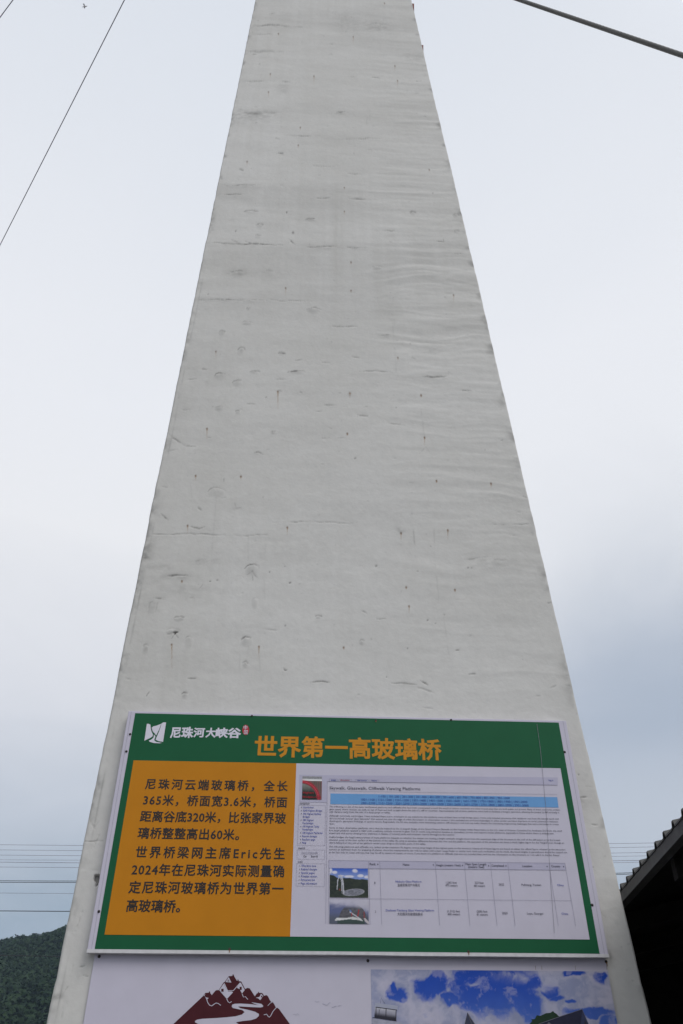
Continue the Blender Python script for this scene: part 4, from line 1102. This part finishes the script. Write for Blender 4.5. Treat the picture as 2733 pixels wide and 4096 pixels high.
M_STAIN = mat('rain_stain', (.33, .30, .30), .8, .2, noise=(60, .3))
for x in (412, 485, 875, 1240): flat('rain_stain', stroke([cQ(x, 8), cQ(x + 2, 58)], 2.0), M_STAIN, poster, PZ, .0016, POFF)
bpy.data.objects.remove(TXO)

# ------------------------------------------------------------------ shed on the right
EH = 1.05
ED = np.array([.0768, .99705]); EP = np.array([.99705, -.0768])
e0 = np.array([1.3743, 3.3571]) * EH
shed = empty('shed', (e0[0], e0[1], 0), math.atan2(-ED[0], ED[1]))
tag(shed, 'open sided shed with grey ribbed metal roof and black interior right of the pylon', 'shed')
# local axes: x = to the right (away from the eave), y = along the eave, z = up
EZ = EYE + EH
M_ROOF = mat('grey_metal_sheet', (.058, .058, .056), .55, .4, noise=(14, .3), bump=(50, .2, .003))
M_DARK = mat('shade_black_timber', (.014, .013, .012), .9, .1, noise=(6, .4), bump=(30, .4, .01))  # timber coloured near black, so the deep shade inside is in its colour


def build_shed():
    p = 1.067 * EH / 7
    kk = EH / 1.44
    y0, y1 = -p * 60, p * 30
    slope = .20
    prof = []
    y = y0
    rh, hw, tw = .030 * kk, .030 * kk, .016 * kk
    while y < y1:
        prof += [(y - hw, 0), (y - tw, rh), (y + tw, rh), (y + hw, 0)]
        y += p
    xs = [-.02, .5, 2, 4, 6.5]
    V = []
    for x in xs:
        for yy, zz in prof: V.append((x, yy, EZ - rh + zz + .002 + (x + .02) * slope))
    n = len(prof)
    for x in xs:
        for yy, zz in prof: V.append((x, yy, EZ - rh + zz - .006 + (x + .02) * slope))
    Fq = []
    m_ = len(xs) * n
    for i in range(len(xs) - 1):
        for k in range(n - 1):
            a = i * n + k
            Fq.append((a, a + 1, a + n + 1, a + n)[::-1]); Fq.append((a + m_, a + 1 + m_, a + n + 1 + m_, a + n + m_))
    for k in range(n - 1): Fq.append((k, k + 1, k + 1 + m_, k + m_))
    link('roof', np_mesh('roof', V, Fq), shed, M_ROOF)
    b = MB()      # eave board under the sheet, the ceiling boards, rafters
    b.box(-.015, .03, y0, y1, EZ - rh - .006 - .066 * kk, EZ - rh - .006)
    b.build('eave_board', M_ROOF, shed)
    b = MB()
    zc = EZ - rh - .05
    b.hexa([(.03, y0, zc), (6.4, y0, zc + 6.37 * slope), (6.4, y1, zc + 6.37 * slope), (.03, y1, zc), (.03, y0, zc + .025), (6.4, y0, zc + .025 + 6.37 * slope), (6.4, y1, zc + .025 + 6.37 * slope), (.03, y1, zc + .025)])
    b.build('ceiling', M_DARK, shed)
    yy = y0 + .3
    while yy < y1:
        b = MB()
        b.hexa([(.04, yy, zc - .09), (6.3, yy, zc - .09 + 6.26 * slope), (6.3, yy + .06, zc - .09 + 6.26 * slope), (.04, yy + .06, zc - .09), (.04, yy, zc - .002), (6.3, yy, zc - .002 + 6.26 * slope), (6.3, yy + .06, zc - .002 + 6.26 * slope), (.04, yy + .06, zc - .002)])
        b.build('rafter', M_DARK, shed)
        yy += 1.2
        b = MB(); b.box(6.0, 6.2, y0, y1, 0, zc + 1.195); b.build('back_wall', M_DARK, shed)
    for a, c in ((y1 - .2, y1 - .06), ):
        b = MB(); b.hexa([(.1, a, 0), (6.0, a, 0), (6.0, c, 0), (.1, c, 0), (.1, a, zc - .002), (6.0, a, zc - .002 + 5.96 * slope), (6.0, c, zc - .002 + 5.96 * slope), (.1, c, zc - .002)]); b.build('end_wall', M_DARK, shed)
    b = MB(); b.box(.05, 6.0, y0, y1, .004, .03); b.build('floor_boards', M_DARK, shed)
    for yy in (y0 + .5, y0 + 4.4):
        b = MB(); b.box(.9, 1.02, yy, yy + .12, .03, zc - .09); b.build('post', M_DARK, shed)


build_shed()

# ------------------------------------------------------------------ cables and wires
M_CABLE = mat('galvanised_cable', (.085, .082, .076), .55, .5, noise=(60, .3), metal=.3)
M_WIRE = mat('grey_wire', (.20, .18, .24), .6, .3, noise=(20, .2))
M_WIRE_D = mat('dark_wire', (.035, .04, .045), .6, .3, noise=(20, .2))


def twisted(pts, r, n, turns):
    """A laid steel rope: six lobes wound along its length."""
    b = MB()
    A, B = Vector(pts[0]), Vector(pts[1])
    d = (B - A).normalized(); a = d.cross(Vector((0, 0, 1))).normalized(); c = d.cross(a)
    m_ = turns * 6; k_ = 36
    for i in range(m_ + 1):
        P = A.lerp(B, i / m_)
        for k in range(k_):
            th = 2 * math.pi * k / k_
            rr = r * (.93 + .07 * abs(math.sin(3 * (th - 2 * math.pi * i / 24))))
            b.v.append(tuple(P + (a * math.cos(th) + c * math.sin(th)) * rr))
    for i in range(m_):
        for k in range(k_):
            b.f.append([i * k_ + k, i * k_ + (k + 1) % k_, (i + 1) * k_ + (k + 1) % k_, (i + 1) * k_ + k]); b.mi.append(0)
    return b


def on_range(x, y, rr):
    d = ray(x, y); d = d / np.linalg.norm(d)
    return Vector(tuple(d * rr)) + Vector((0, 0, EYE))


A, B = on_range(2074, -2, 12.6), on_range(2733, 222, 9.2)
dv = (B - A)
A2 = A - dv * .30; B2 = B + dv * 1.35
tag(twisted((A2, B2), .0245, 36, 90).build('stay_cable', M_CABLE, None, True), 'thick grey twisted steel stay cable slanting down to the right of the pylon', 'cable', 'stay cables and wires overhead')
# two thin wires high on the left
for (p0, p1, h, w, lab) in [((0, 981), (498, 0), 7.5, .0030, 'long thin violet grey wire slanting steeply up beside the left of the pylon'), ((0, 70), (52, 0), 9.0, .0036, 'short thin wire cutting across the extreme top left corner of the sky')]:
    P = []
    for q in (p0, p1):
        d = ray(*q); P.append(Vector(tuple(d * ((h - EYE) / d[2]))) + Vector((0, 0, EYE)))
    dv = (P[1] - P[0]).normalized()
    b = MB(); b.tube([P[0] - dv * 25, P[0], P[1], P[1] + dv * 14], w, 6)
    tag(b.build('overhead_wire', M_WIRE, None, True), lab, 'wire', 'stay cables and wires overhead')
# the bundle of lines far behind the pylon
yl = [(658, 665), (707, 712.5), (756, 761), (800, 804), (822, 829), (868, 873.5), (998, 1001), (1012.5, 1014.5), (1120, 1122), (1294, 1294), (1703, 1712)]
xr = [780, 768, 758, 750, 745, 738, 710, 706, 680, 650, 560]
yr = [(1227, 1221), (1262, 1254), (1308, 1302), (1336, 1332), (1374, 1370), (1389, 1386), (1479, 1476), (1491, 1487), None, None, None]
xrr = [(318, 700), (325, 695), (337, 640), (342, 630), (352, 575), (355, 570), (371, 505), (373, 500)]
LAB = ['topmost of the thin pale power lines crossing behind the pylon', 'thin pale power line, second from the top behind the pylon', 'thin pale power line, third from the top behind the pylon', 'thin pale power line just above the close pair behind the pylon', 'slightly thicker pale line just below the fourth line behind the pylon', 'thin pale power line, last above the dark twin cables behind the pylon',
       'upper strand of the dark twin cables behind the pylon', 'lower strand of the dark twin cables behind the pylon', 'lone thin pale wire between the dark twin cables and the thick dark cable', 'thick dark cable crossing just above the wooded hilltop', 'dark cable crossing in front of the wooded hillside, lowest of all']
for i, (ya, yb) in enumerate(yl):
    D_ = 62 + i * .8
    L0, L1 = cG(0, ya), cG(xr[i], yb)
    if yr[i]:
        R0, R1 = cH(xrr[i][0], yr[i][0]), cH(xrr[i][1], yr[i][1])
        fit = np.polyfit([L0[0], L1[0], R0[0], R1[0]], [L0[1], L1[1], R0[1], R1[1]], 2)
    else:
        fit = np.polyfit([L0[0], L1[0], 2733 - L1[0], 2733], [L0[1], L1[1], L1[1], L0[1]], 2)
    P3 = [ray_at_y(x, np.polyval(fit, x), D_) for x in np.linspace(-150, 2880, 9)]
    # a hanging wire: height is a parabola of its own position
    X3 = np.array([q[0] for q in P3]); Z3 = np.array([q[2] for q in P3])
    par = np.polyfit(X3, Z3, 2)
    par[0] = max(par[0], 0.00012)
    w = [.0125, .0125, .0125, .011, .017, .013, .023, .023, .0125, .030, .030][i]
    b = MB(); b.tube([(x, D_, np.polyval(par, x)) for x in np.linspace(-40, 40, 33)], w, 6)
    tag(b.build('power_line', M_WIRE if i not in (6, 7, 9, 10) else M_WIRE_D, None, True), LAB[i], 'power line', 'power lines crossing behind the pylon')

# ------------------------------------------------------------------ wooded hill
HD = 720.0
M_HILL = mat('hill_soil', (.03, .045, .025), .95, .1, noise=(.02, .3))


def hill_h(x, y):
    # crest read from the photograph at y = HD, rising behind the pylon
    r0 = [ray_at_y(*cK(px_, py_), HD) for px_, py_ in [(-260, 2260), (-120, 2205), (0, 2163), (40, 2148), (60, 2143), (105, 2141), (150, 2124), (210, 2098), (420, 2040), (700, 2010), (1000, 2050), (1300, 2120), (1600, 2230), (2000, 2330)]]
    cx = np.array([q[0] for q in r0]); cz = np.array([q[2] for q in r0])
    crest = np.interp(x, cx, cz, left=cz[0] * .6, right=cz[-1] * .5)
    crest = crest - 5.5 + (fbm(x / 38., x * 0, 301, 4) - .5) * 7
    prof = np.clip((y - 300) / (HD - 300), 0, 1)
    back = np.clip(1 - (y - HD) / 900, 0, 1)
    f = np.where(y < HD, prof ** 1.15, back)
    gul = (fbm(x / 70., y / 160., 305, 4) - .5) * 26 * np.sin(np.clip(prof, 0, 1) * math.pi)
    return np.maximum(crest * f + gul * (y < HD), -.5)


def build_hill():
    x = np.linspace(-900, 900, 180); y = np.concatenate([np.linspace(290, HD, 90), np.linspace(HD + 15, 1600, 20)])
    X, Y = np.meshgrid(x, y)
    Z = hill_h(X, Y)
    tag(link('hill', np_mesh('hill', np.stack([X, Y, Z], -1).reshape(-1, 3), grid_faces(len(y), len(x)), smooth=True), None, M_HILL), kind='structure')


def build_forest():
    """Crowns of a closed wood: thousands of leaf clumps scattered over the slope, too many and too far to count."""
    n = 17000
    r = np.random.default_rng(31)
    y = 300 + (HD + 25 - 300) * r.random(n) ** .75
    lim0, lim1 = -.66, .40
    x = y * (lim0 + (lim1 - lim0) * r.random(n))
    # the strip of slope seen left of the pylon is wooded most densely
    m2 = 1200
    y2 = 300 + (HD - 300) * r.random(m2); x2 = -y2 * r.uniform(.28, .42, m2)
    x, y = np.concatenate([x, x2]), np.concatenate([y, y2])
    z = hill_h(x, y)
    keep = z > 1
    x, y, z = x[keep], y[keep], z[keep]
    N_ = len(x)
    size = r.uniform(2.0, 4.8, N_)
    Vs, Fs, Ts = [], [], []
    K = 50                                            # leaf clumps in each crown
    u = r.normal(size=(N_, K, 3)); u /= np.linalg.norm(u, axis=2, keepdims=True)
    rad = r.uniform(.55, 1.05, (N_, K, 1))
    C_ = np.stack([x, y, z + size * .75], -1)[:, None, :] + u * rad * size[:, None, None] * np.array([1, 1, .85])
    s_ = (size[:, None] * r.uniform(.12, .23, (N_, K)))[..., None]
    a = np.cross(u, r.normal(size=(N_, K, 3))) + r.normal(size=(N_, K, 3)) * .25; a /= np.linalg.norm(a, axis=2, keepdims=True)
    b = np.cross(a, u + r.normal(size=(N_, K, 3)) * .25); b /= np.linalg.norm(b, axis=2, keepdims=True) + 1e-9
    quad = np.stack([C_ - a * s_ - b * s_ * .7, C_ + a * s_ - b * s_ * .6, C_ + a * s_ * .8 + b * s_ * .8, C_ - a * s_ * .7 + b * s_], 2)
    V = quad.reshape(-1, 3)
    F_ = np.arange(len(V)).reshape(-1, 4)
    me = np_mesh('forest', V, F_)
    tone = np.repeat(np.clip(.2 + .6 * fbm(x / 22., y / 40., 315, 3)[:, None] + r.normal(0, .2, (N_, 1)) + r.normal(0, .07, (N_, K)), 0, 1).reshape(-1), 4)
    at = me.attributes.new('leaf', 'FLOAT', 'POINT'); at.data.foreach_set('value', tone.astype(np.float32))
    m = bpy.data.materials.new('far_foliage'); m.use_nodes = True
    nt = m.node_tree; bs = nt.nodes['Principled BSDF']; bs.inputs['Roughness'].default_value = .85; bs.inputs['Specular IOR Level'].default_value = .1
    aN = nt.nodes.new('ShaderNodeAttribute'); aN.attribute_name = 'leaf'
    rp = nt.nodes.new('ShaderNodeValToRGB'); rp.color_ramp.elements[0].color = (.009, .022, .011, 1); rp.color_ramp.elements[1].color = (.026, .046, .019, 1)
    nt.links.new(aN.outputs['Fac'], rp.inputs[0]); nt.links.new(rp.outputs[0], bs.inputs['Base Color'])
    tag(link('forest', me, None, m), 'dark green wooded hillside low on the left behind the pylon', 'forest', kind='stuff')


build_hill()
build_forest()
# one pale boulder showing among the trees
def build_boulder():
    d = ray(*cG(268, 1788))
    for yy in np.linspace(320, 700, 400):
        P = d * (yy / d[1])
        if P[2] + EYE < float(hill_h(np.array([P[0]]), np.array([yy]))[0]) + 5.5: break
    c = Vector((P[0], yy, P[2] + EYE))
    V = []; n, m_ = 14, 9
    for i in range(m_ + 1):
        for k in range(n):
            th, ph = math.pi * i / m_, 2 * math.pi * k / n
            v = Vector((math.sin(th) * math.cos(ph), math.sin(th) * math.sin(ph), math.cos(th)))
            r_ = .85 + .4 * float(vnoise(np.array([v.x * 1.7 + 9]), np.array([v.y * 1.7 + v.z * 2.1 + 5]), 401)[0])
            V.append((v.x * r_ * .55, v.y * r_ * .7, v.z * r_ * (.8 if v.z > 0 else 5.0)))
    F_ = [(i * n + k, i * n + (k + 1) % n, (i + 1) * n + (k + 1) % n, (i + 1) * n + k) for i in range(m_) for k in range(n)]
    o = link('boulder', np_mesh('boulder', V, [f[::-1] for f in F_], smooth=False), None, mat('pale_limestone', (.22, .21, .20), .9, .1, noise=(1.5, .3)), c)
    tag(o, 'small pale rock outcrop showing among the trees on the wooded hillside', 'rock')


build_boulder()
# thin air haze over the valley
hz = MB(); hz.box(-2700, 2700, -700, 2800, -2, 420)
mh = bpy.data.materials.new('valley_haze'); mh.use_nodes = True
nt = mh.node_tree; nt.nodes.clear()
vo = nt.nodes.new('ShaderNodeVolumePrincipled'); om = nt.nodes.new('ShaderNodeOutputMaterial')
vo.inputs['Color'].default_value = (.58, .76, 1.0, 1); vo.inputs['Density'].default_value = .00013
nt.links.new(vo.outputs[0], om.inputs['Volume'])
tag(hz.build('haze', mh), kind='stuff')
# ------------------------------------------------------------------ a flying insect high on the left
pi_ = on_range(339, 26, 5.0)
b = MB()
b.tube([pi_ + Vector((-.012, 0, -.007)), pi_ + Vector((-.004, 0, -.002)), pi_ + Vector((.006, 0, .003)), pi_ + Vector((.012, 0, .007))], [.0008, .0022, .0026, .0012], 8)
M_BUG = mat('grey_insect', (.55, .53, .55), .6, .3, noise=(300, .3))
bug = b.build('insect', M_BUG, None, True)
tag(bug, 'tiny pale grey flying insect in the sky near the top left corner', 'insect')
b = MB()
for s_ in (-1, 1):
    q = pi_ + Vector((.003, 0, .002))
    b.add([q, q + Vector((-.004, s_ * .010, .006)), q + Vector((-.010, s_ * .012, .004)), q + Vector((-.008, s_ * .004, .0005))], [(0, 1, 2, 3)])
b.build('wings', M_BUG, bug)
